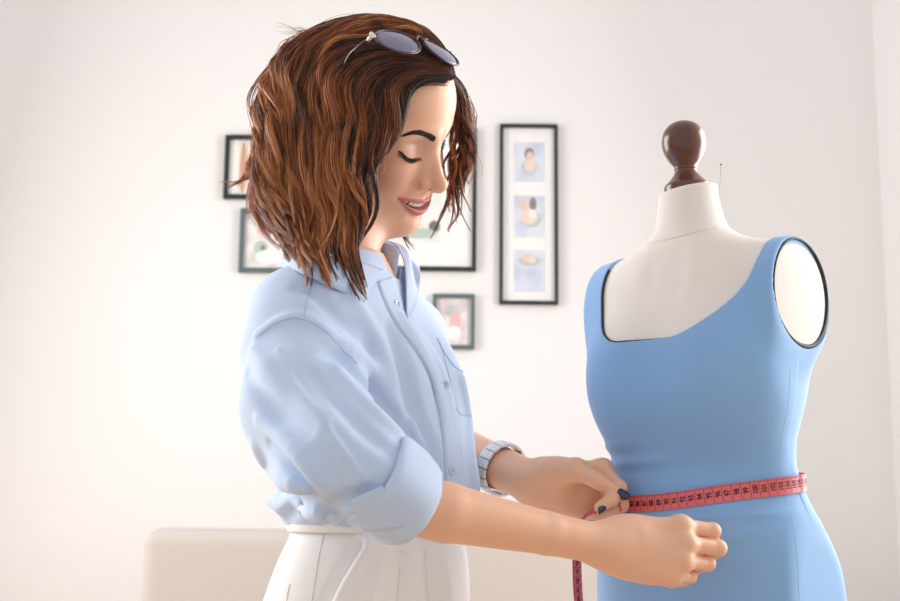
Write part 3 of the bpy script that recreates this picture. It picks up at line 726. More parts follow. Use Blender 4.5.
fold([(258, 336), (276, 322), (300, 317), (325, 330), (343, 349)], .0035, .010, 1)           # shoulder seam ridge
fold([(324, 350), (345, 360), (366, 382), (384, 414)], .0100, .008, -1, .000)                 # deep fold from the armhole
fold([(330, 344), (352, 352), (374, 374), (396, 410)], .0090, .012, 1, .003)
fold([(278, 350), (298, 392), (328, 430), (352, 462), (371, 486)], .0030, .005, 1, .001)                  # long crease of the sleeve
fold([(312, 372), (345, 410), (376, 440), (398, 452)], .0055, .012, -1, .000)
fold([(337, 372), (362, 400), (388, 425), (404, 440)], .0070, .014, 1, .002)
fold([(328, 503), (345, 500), (362, 496), (378, 486)], .0070, .009, -1, .001)                 # tuck above the cuff
fold([(268, 443), (288, 462), (308, 486), (326, 504)], .0080, .010, -1, .000)
fold([(262, 420), (290, 445), (316, 476), (336, 494)], .0065, .012, 1, .001)
fold([(252, 462), (268, 484), (290, 497), (312, 505)], .0080, .012, -1, .000)
fold([(258, 448), (272, 470), (296, 486), (318, 498)], .0060, .016, 1, .001)
fold([(262, 500), (290, 508), (318, 512), (342, 520)], .0060, .018, 1, .001)
fold([(284, 518), (296, 506), (310, 500), (322, 510)], .0040, .014, -1, .001)
fold([(326, 526), (332, 514), (338, 505), (346, 500)], .0040, .012, -1, .001)
fold([(246, 372), (262, 395), (284, 415), (306, 428)], .0040, .016, -1, .001)
fold([(255, 352), (275, 380), (300, 402), (326, 420)], .0040, .018, 1, .001)
fold([(392, 330), (404, 368), (414, 404), (420, 440)], .0070, .018, -1, .000)
fold([(400, 318), (420, 350), (434, 384), (442, 420)], .0045, .020, 1, .001)
fold([(420, 408), (428, 436), (436, 466), (440, 500)], .0080, .016, -1, .000)
fold([(412, 425), (418, 445), (426, 470), (432, 498)], .0050, .018, 1, .001)
fold([(460, 380), (466, 415), (470, 450), (472, 490)], .0040, .018, 1, .001)
fold([(350, 300), (368, 325), (380, 352), (388, 380)], .0045, .020, 1, .001)
fold([(376, 392), (392, 416), (408, 438), (420, 452)], .0060, .010, -1, .003)
fold([(300, 285), (312, 290), (330, 310), (352, 330)], .0030, .018, -1, .001)
def shirt_sdf(P):
    d = shirt_base(P)
    for pts, r, k, s in FOLDS:
        lo, hi = pts.min(0)-.04, pts.max(0)+.04; m = ((P > lo) & (P < hi)).all(1) & (np.abs(d) < .03)
        if not m.any(): continue
        e = chain(P[m], list(pts), list(r))
        d[m] = smin(d[m], e, k) if s > 0 else smax(d[m], -e, k)
    near = np.abs(d) < .02
    if near.any():
        Q = P[near]; wv = noise3(Q@np.array([[.8, .2, .5], [-.3, .9, .2], [-.5, -.3, .8]]).T*A(1, 1, .45), 20, 1); wv2 = noise3(Q*A(1, 1, .6), 45, 5)
        d[near] = d[near]-.0012*wv-.0005*wv2
    # neck opening and V at the front, hem tucked into the waistband
    d = smax(d, -np.maximum(seg(P, NECK0+fr_*.012+A(0, 0, -.04), NECK0+fr_*.02+A(0, 0, .08), .058, .068), (NECK0[2]-.045)-P[:, 2]), .004)
    d = smax(d, .957-P[:, 2], .016)
    # open cuff of the sleeve
    c = (P-CF0)@CAX; d = smax(d, np.maximum(c-.004, np.linalg.norm(P-CF0-c[:, None]*CAX, axis=1)-.09)*np.where((c > .004) & (c < .2) & (np.linalg.norm(P-CF0-c[:, None]*CAX, axis=1) < .075) & (P[:, 1] < -.17), 1, 0)-np.where((c > .004) & (c < .2) & (np.linalg.norm(P-CF0-c[:, None]*CAX, axis=1) < .075) & (P[:, 1] < -.17), 0, .5), .002)
    return d
m_shirt = mat('shirt_chambray', srgb(198, 216, 243), .85, Sheen_Weight=.2); bump(m_shirt, 1100, .18, .0004)
m_shirt_in = mat('shirt_inside', srgb(150, 180, 222), .85)
Vt, Ft = surface(shirt_sdf, (-.30, -.36, .945), (.11, .36, 1.31), .0022)
shirt = new_mesh('shirt', Vt, Ft, m_shirt, body); shirt['label'] = 'light blue shirt with rolled sleeves tucked into the trousers'
m_stitch = mat('shirt_stitch', srgb(168, 196, 232), .9)
def seam(pts, name, parent, m=None, r=.0006, n=50, fn=None, lift=.0004):
    b = MB(); b.tube(px_path(fn or shirt_sdf, pts, n, lift), r, 5); return b.build(name, m or m_stitch, parent)
# rolled cuff: a hollow turned-back band with a soft oval outline
def cuff_mesh(c0, c1, r0, r1, name, up, squash=1.0):
    axd = unit(c1-c0); u = unit(np.cross(axd, up)); v = np.cross(axd, u); n = 64; rows = []
    L = np.linalg.norm(c1-c0); prof = [(r0-.006, .004), (r0-.001, -.001), (r0+.002, .002), (r0+.003, .006)]
    for t in np.linspace(.15, .85, 8): prof.append((r0+.003+(r1-r0)*t+.002*math.sin(math.pi*t), L*t))
    prof += [(r1+.003, L-.004), (r1+.002, L), (r1-.001, L+.001), (r1-.004, L-.003), (r1-.006, L-.012), (r1-.010, L-.04)]
    V = []
    for k, (r, h) in enumerate(prof):
        for j in range(n):
            t = 2*math.pi*j/n; wob = 1+.035*math.sin(3*t+1.1)+.02*math.sin(5*t+h*60)
            V.append(c0+axd*(h+.004*math.sin(2*t+.5))+(u*math.cos(t)*squash+v*math.sin(t))*r*wob)
    F = [[i*n+j, i*n+(j+1) % n, (i+1)*n+(j+1) % n, (i+1)*n+j] for i in range(len(prof)-1) for j in range(n)]
    b = MB(); b.add(V, F); return b
cb = cuff_mesh(CF0+CAX*.0, CF1, .0455, .0405, 'cuff', A(0, 0, 1)); cuff = cb.build('cuff', m_shirt, shirt); cuff['label'] = 'wide turned-back sleeve cuff'
sw = .4; cl0 = ELL_+(WRL-ELL_)*.20; cl1 = ELL_+(WRL-ELL_)*.36; cuff_mesh(cl0, cl1, .046, .043, 'cuff', A(0, 0, 1)).build('cuff', m_shirt, shirt)
# collar: stand round the neck and two turned-down leaves
def lay(x, y, lift, y0=-.42):
    p = march(shirt_base, x, y, y0); return p+unit(CAM-p)*lift
def sheet(rows, name, m, parent, th=.0016, n=28, nv=10):
    """lofted cloth sheet through rows of points, given thickness"""
    G = np.array([resample(crom(np.array(r), 60), n) for r in rows]); G2 = np.stack([crom(G[:, j], nv) for j in range(n)], 1)
    k = nv*n; V = G2.reshape(-1, 3); F = [[i*n+j, i*n+j+1, (i+1)*n+j+1, (i+1)*n+j] for i in range(nv-1) for j in range(n-1)]
    o = new_mesh(name, V, F, m, parent); md = o.modifiers.new('thickness', 'SOLIDIFY'); md.thickness = th; md.offset = 0
    return o
K = lambda x, y, Y: at(x, y, Y)
stand_top = [K(384, 272, -.042), K(362, 264, -.060), K(330, 256, -.062), K(298, 246, -.030), K(300, 236, .020), K(335, 234, .060), K(372, 238, .056), K(400, 249, .022)]
stand_low = [K(389, 296, -.050), K(362, 290, -.075), K(326, 282, -.078), K(286, 270, -.035), K(290, 262, .03), K(330, 262, .075), K(376, 268, .068), K(393, 292, -.030)]
sheet([stand_top, stand_low], 'collar_stand', m_shirt, shirt)
def front(x, y, Y):
    p = K(x, y, Y); q = lay(x, y, .005); return q if q[1] < p[1] else p
leafN = [front(385, 271, -.043), front(366, 263.5, -.068), front(340, 257, -.072), front(312, 250, -.056), front(298, 244, -.030)]
outer = [lay(364, 303, .006), lay(350, 295, .007), lay(324, 283, .008), lay(296, 270, .009), lay(280, 262, .012)]
sheet([leafN, [(a+b_)/2+unit(CAM-a)*.009+A(0, 0, .004) for a, b_ in zip(leafN, outer)], outer], 'collar_leaf', m_shirt, shirt)
sheet([[K(399, 248, .022), K(392, 243, .040), K(380, 239, .054), K(360, 235, .062)],
       [K(405, 268, .000), K(409, 254, .030), K(400, 248, .058), K(380, 243, .070)],
       [lay(407, 321, .005), lay(417, 300, .006), K(420, 270, .040), K(410, 258, .075)]], 'collar_leaf', m_shirt, shirt)
cone = lambda P: seg(P, CF0, CF1, .0492, .0440)
sheet([[march(cone, x, y) for x, y in row] for row in ([(352, 500), (362, 495), (373, 490.5), (383, 486)], [(355, 511), (367, 506), (380, 501), (391, 499)], [(358, 521), (371, 518), (385, 515), (398, 513)], [(363, 530), (377, 530), (392, 529), (405, 526)])], 'cuff_fold', m_shirt, shirt, th=.003)
# front placket, pocket, seams and buttons lie on the cloth
def strip(pts, wpx, name, m, parent, lift=.0012, n=40):
    Q = crom(np.array(pts, float), n); T = np.gradient(Q, axis=0); N = np.stack([-T[:, 1], T[:, 0]], 1); N /= np.linalg.norm(N, axis=1)[:, None]
    wv = np.broadcast_to(np.asarray(wpx, float), (2,)) if np.ndim(wpx) else np.array([wpx, wpx]); rows = []
    for k in np.linspace(-.5, .5, 6): rows.append([march(shirt_sdf, *(Q[i]+N[i]*k*wv[0])) for i in range(n)])
    G = np.array(rows)
    for _ in range(3): G[:, 1:-1] = (G[:, :-2]+2*G[:, 1:-1]+G[:, 2:])/4
    tw = CAM-G; tw /= np.linalg.norm(tw, axis=2)[..., None]; G = G+tw*lift
    V = G.reshape(-1, 3); F = [[i*n+j, i*n+j+1, (i+1)*n+j+1, (i+1)*n+j] for i in range(5) for j in range(n-1)]
    o = new_mesh(name, V, F, m, parent); md = o.modifiers.new('thickness', 'SOLIDIFY'); md.thickness = .002; md.offset = 0; return o
strip([(385, 279), (391, 296), (402, 318), (424, 348), (440, 380), (449, 420), (453, 460), (455, 498)], 17, 'placket', m_shirt, shirt)
seam([(257, 337), (276, 323), (300, 318.5), (325, 331), (342, 349), (358, 364)], 'armhole_seam', shirt)
seam([(313, 279), (308, 297), (304, 316)], 'yoke_seam', shirt)
seam([(384, 300), (396, 322), (416, 350), (431, 382), (440, 420), (444, 460), (446, 496)], 'placket_seam', shirt)
seam([(437, 338), (444, 352), (453, 365), (463, 372)], 'pocket_edge', shirt, r=.0009)
seam([(440, 342), (450, 380), (458, 412), (472, 416)], 'pocket_edge', shirt)
m_btn = mat('button_pearl', srgb(214, 226, 240), .25, Coat_Weight=.5); m_hole = mat('button_hole', srgb(90, 110, 150), .6)
def button(px, py):
    p = march(shirt_sdf, px, py); p2 = march(shirt_sdf, px+5, py); p3 = march(shirt_sdf, px, py+5); n_ = unit(np.cross(p3-p, p2-p)); 
    if np.dot(n_, CAM-p) < 0: n_ = -n_
    n_ = unit(n_+unit(CAM-p)*.5); b = MB(); b.lathe([(.0003, .0012), (.0025, .0012), (.0042, .0022), (.0050, .0030), (.0053, .0036), (.0046, .0044), (.0036, .0040), (.0003, .0038)], p, n_, 24)
    o = b.build('button', [m_btn, m_hole], shirt); u = unit(np.cross(n_, [0, 0, 1])); v = np.cross(n_, u); b = MB()
    for i in (-1, 1):
        for j in (-1, 1): b.lathe([(.0002, .0036), (.0006, .0042), (.0002, .0043)], p+u*i*.0011+v*j*.0011, n_, 8)
    b.build('button_hole', m_hole, shirt)
button(450.5, 471); button(444, 385); button(396, 305)

# ------------------------------------------------------------------ trousers
HZ = [.40, .76, .86, .90, .93, .955, .966, .975]
HX = [-.09, -.09, -.090, -.084, -.080, -.077, -.076, -.076]
HW = [.10, .128, .146, .142, .136, .129, .126, .125]
HD = [.06, .090, .106, .101, .094, .086, .084, .083]
def trouser_base(P):
    z = np.clip(P[:, 2], .40, .975); cx = smooth_interp(z, HZ, HX); q0 = np.stack([P[:, 0]-cx, P[:, 1]], 1)
    a = q0@ax_[:2]; b_ = q0@fr_[:2]; W_ = smooth_interp(z, HZ, HW); D_ = smooth_interp(z, HZ, HD)
    rr = (np.abs(a/W_)**2.3+np.abs(b_/D_)**2.3)**(1/2.3); d = (rr-1)*np.minimum(W_, D_)*.95
    d = smax(d, .72-P[:, 2], .05)
    for h in (HIPR, HIPL):
        kn = A(h[0]+.02, h[1], .47); an = A(h[0]-.005, h[1], .06)
        d = smin(d, chain(P, [A(h[0]+.01, h[1]*.92, .76), kn, an], [.088, .080, .080]), .06)
    d = np.maximum(d, .045-P[:, 2]); d = np.maximum(d, P[:, 2]-.972)
    return d
TF = []
def tfold(pts, r, k, s): TF.append((px_path(trouser_base, pts, 9, .001), r, k, s))
tfold([(366, 544), (354, 566), (342, 586), (334, 606)], .0034, .020, 1)
tfold([(360, 546), (346, 568), (334, 590), (326, 606)], .0020, .014, -1)
tfold([(403, 538), (401, 560), (399, 580), (397, 606)], .0022, .006, -1)
tfold([(425, 548), (426, 566), (427, 584), (429, 606)], .0022, .006, -1)
tfold([(412, 545), (413, 565), (413, 585), (413, 606)], .0040, .016, 1)
tfold([(440, 555), (443, 570), (446, 586), (448, 606)], .0035, .016, 1)
tfold([(384, 548), (380, 566), (376, 586), (372, 606)], .0030, .016, 1)
def trouser_sdf(P):
    d = trouser_base(P)
    for pts, r, k, s in TF:
        lo, hi = pts.min(0)-.03, pts.max(0)+.03; m = ((P > lo) & (P < hi)).all(1) & (np.abs(d) < .03)
        if m.any():
            e = chain(P[m], list(pts), [r]*len(pts)); d[m] = smin(d[m], e, k) if s > 0 else smax(d[m], -e, k)
    return d
m_trs = mat('trouser_linen', srgb(246, 244, 242), .85); bump(m_trs, 700, .25, .0006, stretch=(1, 1, .4))
Vp, Fp = surface(trouser_sdf, (-.30, -.22, .03), (.10, .22, .98), .0042)
trousers = new_mesh('trousers', Vp, Fp, m_trs, body); trousers['label'] = 'white high-waisted trousers'
wz = .966; b = MB(); rows = []
t = np.linspace(0, 2*math.pi, 72, endpoint=False); V = []
for (r_, z_) in ((0, .958), (.002, .957), (.0030, .959), (.0030, .966), (.002, .970), (-.004, .971)):
    for tt in t:
        ww, dd = .1305+r_, .0870+r_; cs, sn = math.cos(tt), math.sin(tt)
        V.append(A(-.077, 0, z_)+ax_*ww*np.sign(cs)*abs(cs)**(2/2.3)+fr_*dd*np.sign(sn)*abs(sn)**(2/2.3))
b.add(V, [[i*72+j, i*72+(j+1) % 72, (i+1)*72+(j+1) % 72, (i+1)*72+j] for i in range(5) for j in range(72)]); b.build('waistband', m_trs, trousers)
m_ts = mat('trouser_seam', srgb(224, 221, 218), .9)
seam([(324, 534), (319, 556), (315, 580), (311, 606)], 'side_seam', trousers, m_ts, .0007, 30, trouser_sdf)
seam([(403, 540), (401, 560), (399, 580), (397, 606)], 'crease', trousers, m_ts, .0005, 30, trouser_sdf)
seam([(425, 548), (426, 566), (427, 584), (429, 606)], 'crease', trousers, m_ts, .0005, 30, trouser_sdf)
seam([(290, 584), (288, 592), (286, 606)], 'back_pocket_edge', trousers, m_ts, .0008, 12, trouser_sdf)
for h in (HIPR, HIPL):
    b = MB(); an = A(h[0]-.01, h[1], .0); rows = []
    prof = [(-.075, .030, .055), (-.055, .038, .075), (-.01, .040, .080), (.05, .040, .058), (.10, .041, .045), (.14, .036, .036), (.168, .020, .026)]
    V = []; n = 20
    for (l, w_, h_) in prof:
        for j in range(n):
            tt = 2*math.pi*j/n; V.append(an+fr_*l+ax_*w_*math.cos(tt)+A(0, 0, max(.002, h_*.5+h_*.5*math.sin(tt))))
    b.add(V, [[i*n+j, i*n+(j+1) % n, (i+1)*n+(j+1) % n, (i+1)*n+j] for i in range(len(prof)-1) for j in range(n)]+[list(range(n))[::-1], [(len(prof)-1)*n+j for j in range(n)]])
    b.build('shoe', mat('shoe_canvas', srgb(236, 234, 230), .8), body)

# ------------------------------------------------------------------ wristwatch
m_wht = mat('watch_white', srgb(238, 238, 240), .22, Coat_Weight=.4); m_steel = mat('watch_steel', srgb(200, 202, 208), .2, Metallic=1.0); m_dial = mat('watch_dial', srgb(225, 228, 236), .3)
wax = unit(WRL-ELL_); wc = ELL_+(WRL-ELL_)*.775; wu = unit(np.cross(wax, A(0, 0, 1))); wv = np.cross(wax, wu)
if wu[1] < 0: wu, wv = -wu, -wv
watch = thing('wristwatch', 'white link bracelet watch on the far wrist of the woman', 'watch', wc)
b = MB(); b2 = MB(); nl = 17; wr = .0305
for i in range(nl):
    t = 2*math.pi*i/nl; d_ = wu*math.cos(t)+wv*math.sin(t)*1.0; tg = -wu*math.sin(t)+wv*math.cos(t)
    if math.cos(t) > .86: continue
    for (o_, w_, h_) in ((-.0062, .0055, .0034), (0, .0058, .0040), (.0062, .0055, .0034)):
        b.box(wc+d_*(wr+.001)+wax*o_, (w_, 2*math.pi*wr/nl*.90, h_), (wax, tg, d_))
    b2.box(wc+d_*(wr-.0002)+wax*0, (.0165, 2*math.pi*wr/nl*1.02, .0018), (wax, tg, d_))
b.build('bracelet_link', m_wht, watch, smooth=False, bevel=.0006); b2.build('bracelet_core', m_steel, watch, smooth=False)
b = MB(); b.lathe([(.002, -.003), (.0165, -.003), (.0180, 0), (.0180, .004), (.0165, .006), (.0150, .0062)], wc+wu*(wr-.001), wu, 36); b.build('watch_case', m_wht, watch)
b = MB(); b.lathe([(.0002, .0056), (.0150, .0056), (.0150, .0060), (.0002, .0062)], wc+wu*(wr-.001), wu, 36); b.build('dial', m_dial, watch)

# ------------------------------------------------------------------ glasses pushed up into the hair
m_gfr = mat('glasses_frame', srgb(58, 44, 40), .25); m_gw = mat('glasses_hinge_silver', srgb(226, 222, 218), .25, Metallic=.6)
m_lens = mat('glasses_lens', (.42, .40, .62), .03, Transmission_Weight=.75, IOR=1.2, Coat_Weight=1.0)
HSDF = lambda P: head_sdf(w2h(P))
GC = march(lambda P: HSDF(P)-.024, 421, 42); GX = unit(A(.66, .74, .12)); GN = A(.02, -.92, .40); GN = unit(GN-GX*np.dot(GN, GX)); GY = np.cross(GN, GX)
glasses = thing('glasses', 'dark framed tinted glasses pushed up into the woman\'s hair', 'glasses', GC)
hinges = []
for s in (-1, 1):
    w_ang = R(8)*s; ex = GX*math.cos(w_ang)-GN*math.sin(w_ang)*s*s; ex = unit(GX-GN*math.tan(abs(w_ang))*s); en = unit(np.cross(ex, GY)); 
    if np.dot(en, GN) < 0: en = -en
    c = GC+ex*s*.0345-GY*.003
    n = 48; t = np.linspace(0, 2*math.pi, n, endpoint=False)
    rx = .0300*(1+.05*np.cos(t)*s); ry = .0195*(1+.12*np.clip(np.cos(t)*s, 0, 1)*np.clip(np.sin(t), 0, 1))
    rim = c+ex*(rx*np.cos(t))[:, None]+GY*(ry*np.sin(t))[:, None]
    b = MB(); b.tube(rim, .0013, 8, closed=True); b.build('rim', m_gfr, glasses)
    b = MB(); V = [c+en*.0028]; F = []
    rings = 5
    for k in range(1, rings+1):
        q = k/rings; V += list(c+(rim-c)*q*.985+en*.0028*(1-q*q))
    V2 = [v-en*.0016 for v in V]; N = len(V)
    def rid(k, j): return 1+(k-1)*n+j % n
    F = [[0, rid(1, j), rid(1, j+1)] for j in range(n)]+[[rid(k, j), rid(k+1, j), rid(k+1, j+1), rid(k, j+1)] for k in range(1, rings) for j in range(n)]
    F += [[x+N for x in f][::-1] for f in F]+[[rid(rings, j), rid(rings, j)+N, rid(rings, j+1)+N, rid(rings, j+1)] for j in range(n)]
    b.add(V+V2, F); b.build('lens', m_lens, glasses)
    hg = c+ex*s*.0295+GY*.009; hinges.append(hg)
    b = MB(); b.tube([hg-ex*s*.001, hg+ex*s*.003-en*.002, hg+ex*s*.005-en*.008], [.0022, .0030, .0022], 8)
    for dv in (-1, 1): b.lathe([(.0003, -.002), (.0022, -.001), (.0022, .001), (.0003, .002)], hg+GY*dv*.0028+ex*s*.002, en, 12)
    b.build('hinge', m_gw, glasses)
    e0 = hg+ex*s*.005-en*.006; ear = h2w(A(-.010, s*.082, .016))[0]; mid = h2w(A(.006, s*.090, .085))[0]; tip = h2w(A(-.034, s*.078, -.012))[0]
    b = MB(); b.tube(crom([e0, (e0+mid)/2+(e0-HO)*.03, mid, ear, tip], 40), np.linspace(.0018, .0022, 40), 8); b.build('temple', m_gfr, glasses)
b = MB(); b.tube(crom([GC-GX*.0075+GY*.002, GC+GY*.0075+GN*.002, GC+GX*.0075+GY*.002], 14), .0017, 8); b.build('bridge', m_gfr, glasses)

# ------------------------------------------------------------------ measuring tape
m_tape = mat('tape_pink', srgb(230, 112, 118), .45); m_ink = mat('tape_ink', srgb(52, 16, 22), .6); m_inkr = mat('tape_rule', srgb(150, 44, 54), .6)
pinch = HAND_L.w(A(.112, .014, -.046))[0]
TT = np.linspace(R(150), R(-214), 240); ring = m2w(form_hit(th=TT, z=tz(TT), off=.0062))
ring[-34:] += np.outer(np.linspace(0, 1, 34)**1.5, A(-.006, -.010, .016))
start = [at(583, 668, .025), at(580, 620, .022), at(577.5, 585, .02), at(577, 555, .018), at(579, 532, .012), (at(586, 518, .0)+pinch)/2, pinch]
p0 = m2w(form_hit(th=np.array([R(150)]), z=np.array([tz(R(150))]), off=.0088))[0]
path = np.vstack([crom(np.array(start), 60)[:-1], crom(np.array([pinch, (pinch*1.0+p0)/2+A(.004, -.010, 0), ring[0], ring[6]]), 24)[:-6], ring[4:], crom(np.array([ring[-1], ring[-1]*.4+pinch*.6+A(0, .004, .006), pinch+A(.004, .006, .004)]), 12)[1:]])
path = resample(path, 900)
for _ in range(6): path[1:-1] = (path[:-2]+2*path[1:-1]+path[2:])/4
path = resample(path, 900)
tl = np.linalg.norm(np.diff(path, axis=0), axis=1).sum()
T = np.gradient(path, axis=0); T /= np.linalg.norm(T, axis=1)[:, None]
up_w = np.tile(A(.0, 0, 1), (900, 1)); k_tail = int(np.argmax(path[:, 2] > path[0, 2]+.145))
up_w[:k_tail] = A(-.62, -.78, .0); Wd = up_w-T*(up_w*T).sum(1)[:, None]; Wd /= np.linalg.norm(Wd, axis=1)[:, None]
for _ in range(40): Wd[1:-1] = (Wd[:-2]+2*Wd[1:-1]+Wd[2:])/4
Wd -= T*(Wd*T).sum(1)[:, None]; Wd /= np.linalg.norm(Wd, axis=1)[:, None]; Nd = np.cross(T, Wd)
k_ring = int(np.argmin(np.linalg.norm(path-ring[60], axis=1)))
if np.dot(Nd[k_ring], ring[60]-MO-A(0, 0, ring[60][2])) < 0: Nd = -Nd
TH_, TWD = .0006, .0185; sarr = np.linspace(0, tl, 900)
def on_tape(s, wv, h):
    s = np.asarray(s, float); f = lambda X: np.stack([np.interp(s, sarr, X[:, k]) for k in range(3)], -1)
    return f(path)+f(Wd)*np.asarray(wv, float)[..., None]+f(Nd)*np.asarray(h, float)[..., None]
b = MB(); k = 420; ss = np.linspace(0, tl, k); V = []
sect = [(-.5, -.5), (-.5, .5), (-.25, .5), (0, .5), (.25, .5), (.5, .5), (.5, -.5), (0, -.5)]
for (wv, hv) in sect: V.append(on_tape(ss, np.full(k, wv*TWD), np.full(k, hv*TH_)))
V = np.stack(V, 1).reshape(-1, 3); n = len(sect)
b.add(V, [[i*n+j, i*n+(j+1) % n, (i+1)*n+(j+1) % n, (i+1)*n+j] for i in range(k-1) for j in range(n)])
k93 = float(sarr[int(np.argmin(np.linalg.norm(path-march(lambda P: form_sdf(w2m(P), False)-.0062, 691, 498), axis=1)))])   # where the 93 sits
def glyph(txt):
    cu = bpy.data.curves.new('numeral', 'FONT'); cu.body = txt; cu.size = .0088; cu.align_x = 'CENTER'; cu.space_character = .92; cu.offset = .00022; cu.resolution_u = 2
    o = bpy.data.objects.new('numeral', cu); COL.objects.link(o); bpy.context.view_layer.update()
    me = o.to_mesh(); V = np.array([v.co[:] for v in me.vertices]); F = [list(p.vertices) for p in me.polygons]; o.to_mesh_clear()
    bpy.data.objects.remove(o); bpy.data.curves.remove(cu); return V, F
for cm in range(20, 140):
    s0 = k93+(cm-93)*.0100
    if s0 < .004 or s0 > tl-.004: continue
    V, F = glyph(str(cm))
    if len(V): b.add(on_tape(s0-(V[:, 1]-.0031), V[:, 0]*.80, np.full(len(V), TH_*.5+.00018)), F, 1)
    for sgn in (1,):
        q = s0+.005
        if q < tl-.003: b.add(on_tape([q-.0003, q+.0003, q+.0003, q-.0003], [-.0085, -.0085, .0085, .0085], [TH_*.5+.00016]*4), [[0, 1, 2, 3]], 2)
    for m_ in range(10):
        q = s0-.005+m_*.001
        if .002 < q < tl-.003: b.add(on_tape([q-.0001, q+.0001, q+.0001, q-.0001], [.0066, .0066, .0090, .0090], [TH_*.5+.00016]*4), [[0, 1, 2, 3]], 2)
tape = new_mesh('measuring_tape', b.V, b.F, smooth=False, mats=[m_tape, m_ink, m_inkr], midx=b.M)
tag(tape, 'pink measuring tape with black numbers wrapped round the waist of the blue dress', 'measuring tape')

# ------------------------------------------------------------------ hair: locks of fine strands over a dark undercoat
def HB(P): return np.minimum(head_sdf(w2h(P), False), seg(P, NECK0+A(0, 0, -.03), NECK1, .045, .045))
def ray(px, py, y0=-.24, y1=.16, n=420):
    Y = np.linspace(y0, y1, n); v = FW*FPX+RT*(px-450)-UPV*(py-300.5); return Y, CAM+v[None, :]*((Y-CAM[1])/v[1])[:, None]
def guide(pts, o0=.007, o1=.028, dY=0.0, n=36, hang=True):
    k = len(pts); ys = []; run = 9
    for i, (x, y) in enumerate(pts):
        Y, P = ray(x, y); o = o0+(o1-o0)*min(1, 2.0*i/(k-1)); d = HB(P)-o; j = int(np.argmax(d < 0)) if (d < 0).any() else int(np.argmin(d)); yy = Y[j]
        if hang and i > 2: yy = min(max(yy, run-.020), run+.014)
        run = min(run, yy)
        if hang and y > 215:
            d = shirt_base(P)
            if (d < 0).any(): yy = min(yy, Y[int(np.argmax(d < 0))]-.024)
        ys.append(yy+dY)
    ys = np.array(ys)
    for _ in range(2): ys[1:-1] = (ys[:-2]+2*ys[1:-1]+ys[2:])/4
    out = resample(crom(np.array([at(x, y, q) for (x, y), q in zip(pts, ys)]), 80), n)
    for _ in range(3): out[1:-1] = (out[:-2]+2*out[1:-1]+out[2:])/4
    return out
NEAR = [guide(g) for g in (
    [(445, 76), (428, 74), (411, 78), (400, 90), (395, 108), (388, 132), (373, 155), (363, 174), (368, 200), (364, 226), (356, 252), (364, 286)],
    [(445, 73), (422, 69), (398, 74), (381, 91), (380, 116), (370, 142), (354, 168), (353, 194), (360, 216), (354, 246), (366, 290)],
    [(444, 70), (416, 64), (380, 72), (359, 94), (360, 124), (350, 152), (344, 182), (352, 212), (340, 244), (350, 274), (362, 296)],
    [(442, 66), (408, 57), (366, 65), (340, 90), (338, 124), (328, 158), (324, 188), (332, 220), (322, 250), (334, 286)],
    [(438, 60), (404, 48), (352, 55), (322, 82), (315, 120), (307, 156), (301, 188), (308, 218), (304, 246), (318, 274)],
    [(399, 40), (342, 44), (306, 74), (297, 114), (287, 152), (281, 186), (290, 216), (300, 246), (305, 280)],
    [(391, 33), (332, 36), (292, 67), (280, 109), (271, 148), (264, 182), (272, 210), (285, 234), (297, 262)],
    [(383, 28), (322, 35), (286, 66), (275, 106), (268, 143), (263, 172), (266, 200), (277, 224), (288, 248)],
    [(375, 24), (316, 34), (281, 62), (271, 101), (265, 136), (261, 162), (261, 188), (270, 210), (278, 230)])]
BACK = [guide(g, .004, .010) for g in (
    [(386, 28), (338, 28), (302, 50), (279, 84), (271, 120), (265, 150), (261, 178)],
    [(396, 27), (356, 23), (314, 37), (286, 66), (275, 100), (267, 132), (259, 160)],
    [(408, 29), (378, 22), (340, 26), (305, 45), (283, 76), (273, 110), (265, 142)])]
TOP = [guide(g, .003, .009) for g in (
    [(449, 80), (434, 56), (410, 42), (384, 34), (350, 38), (318, 54), (300, 86)],
    [(449, 78), (440, 54), (420, 36), (396, 27), (362, 27), (326, 41), (300, 60)],
    [(450, 78), (446, 58), (430, 38), (410, 27), (378, 21), (340, 27), (310, 45)])]
FLIP = [guide(g, .012, .03) for g in (
    [(300, 60), (270, 98), (258, 132), (258, 158), (246, 178), (224, 191)],
    [(296, 70), (268, 110), (258, 142), (254, 166), (240, 182), (218, 182)],
    [(292, 80), (264, 118), (254, 146), (248, 170), (252, 186), (246, 196)])]
FAR = [guide(g, .004, .012, .035, hang=False) for g in (
    [(440, 70), (454, 84), (462, 106), (464, 132), (459, 156), (452, 178), (452, 200), (442, 218), (425, 234)],
    [(441, 68), (458, 86), (464, 112), (467, 140), (462, 166), (457, 188), (461, 210), (468, 232)],
    [(441, 66), (461, 88), (467, 116), (472, 146), (471, 168), (464, 184), (462, 200), (470, 222)],
    [(442, 64), (462, 90), (469, 122), (474, 150), (474, 166), (468, 178)])]
CHINL = [guide(g, .004, .010, .05, hang=False) for g in (
    [(412, 180), (408, 210), (408, 232), (414, 248), (421, 261)], [(400, 180), (398, 210), (402, 232), (410, 246), (417, 252)])]
HV, HF, HC = [], [], []; hn = [0]
DK = np.array(srgb(44, 27, 21)[:3]); BR = np.array(srgb(112, 64, 40)[:3]); AU = np.array(srgb(180, 104, 56)[:3]); LT = np.array(srgb(214, 144, 90)[:3])
rng = np.random.default_rng(11)
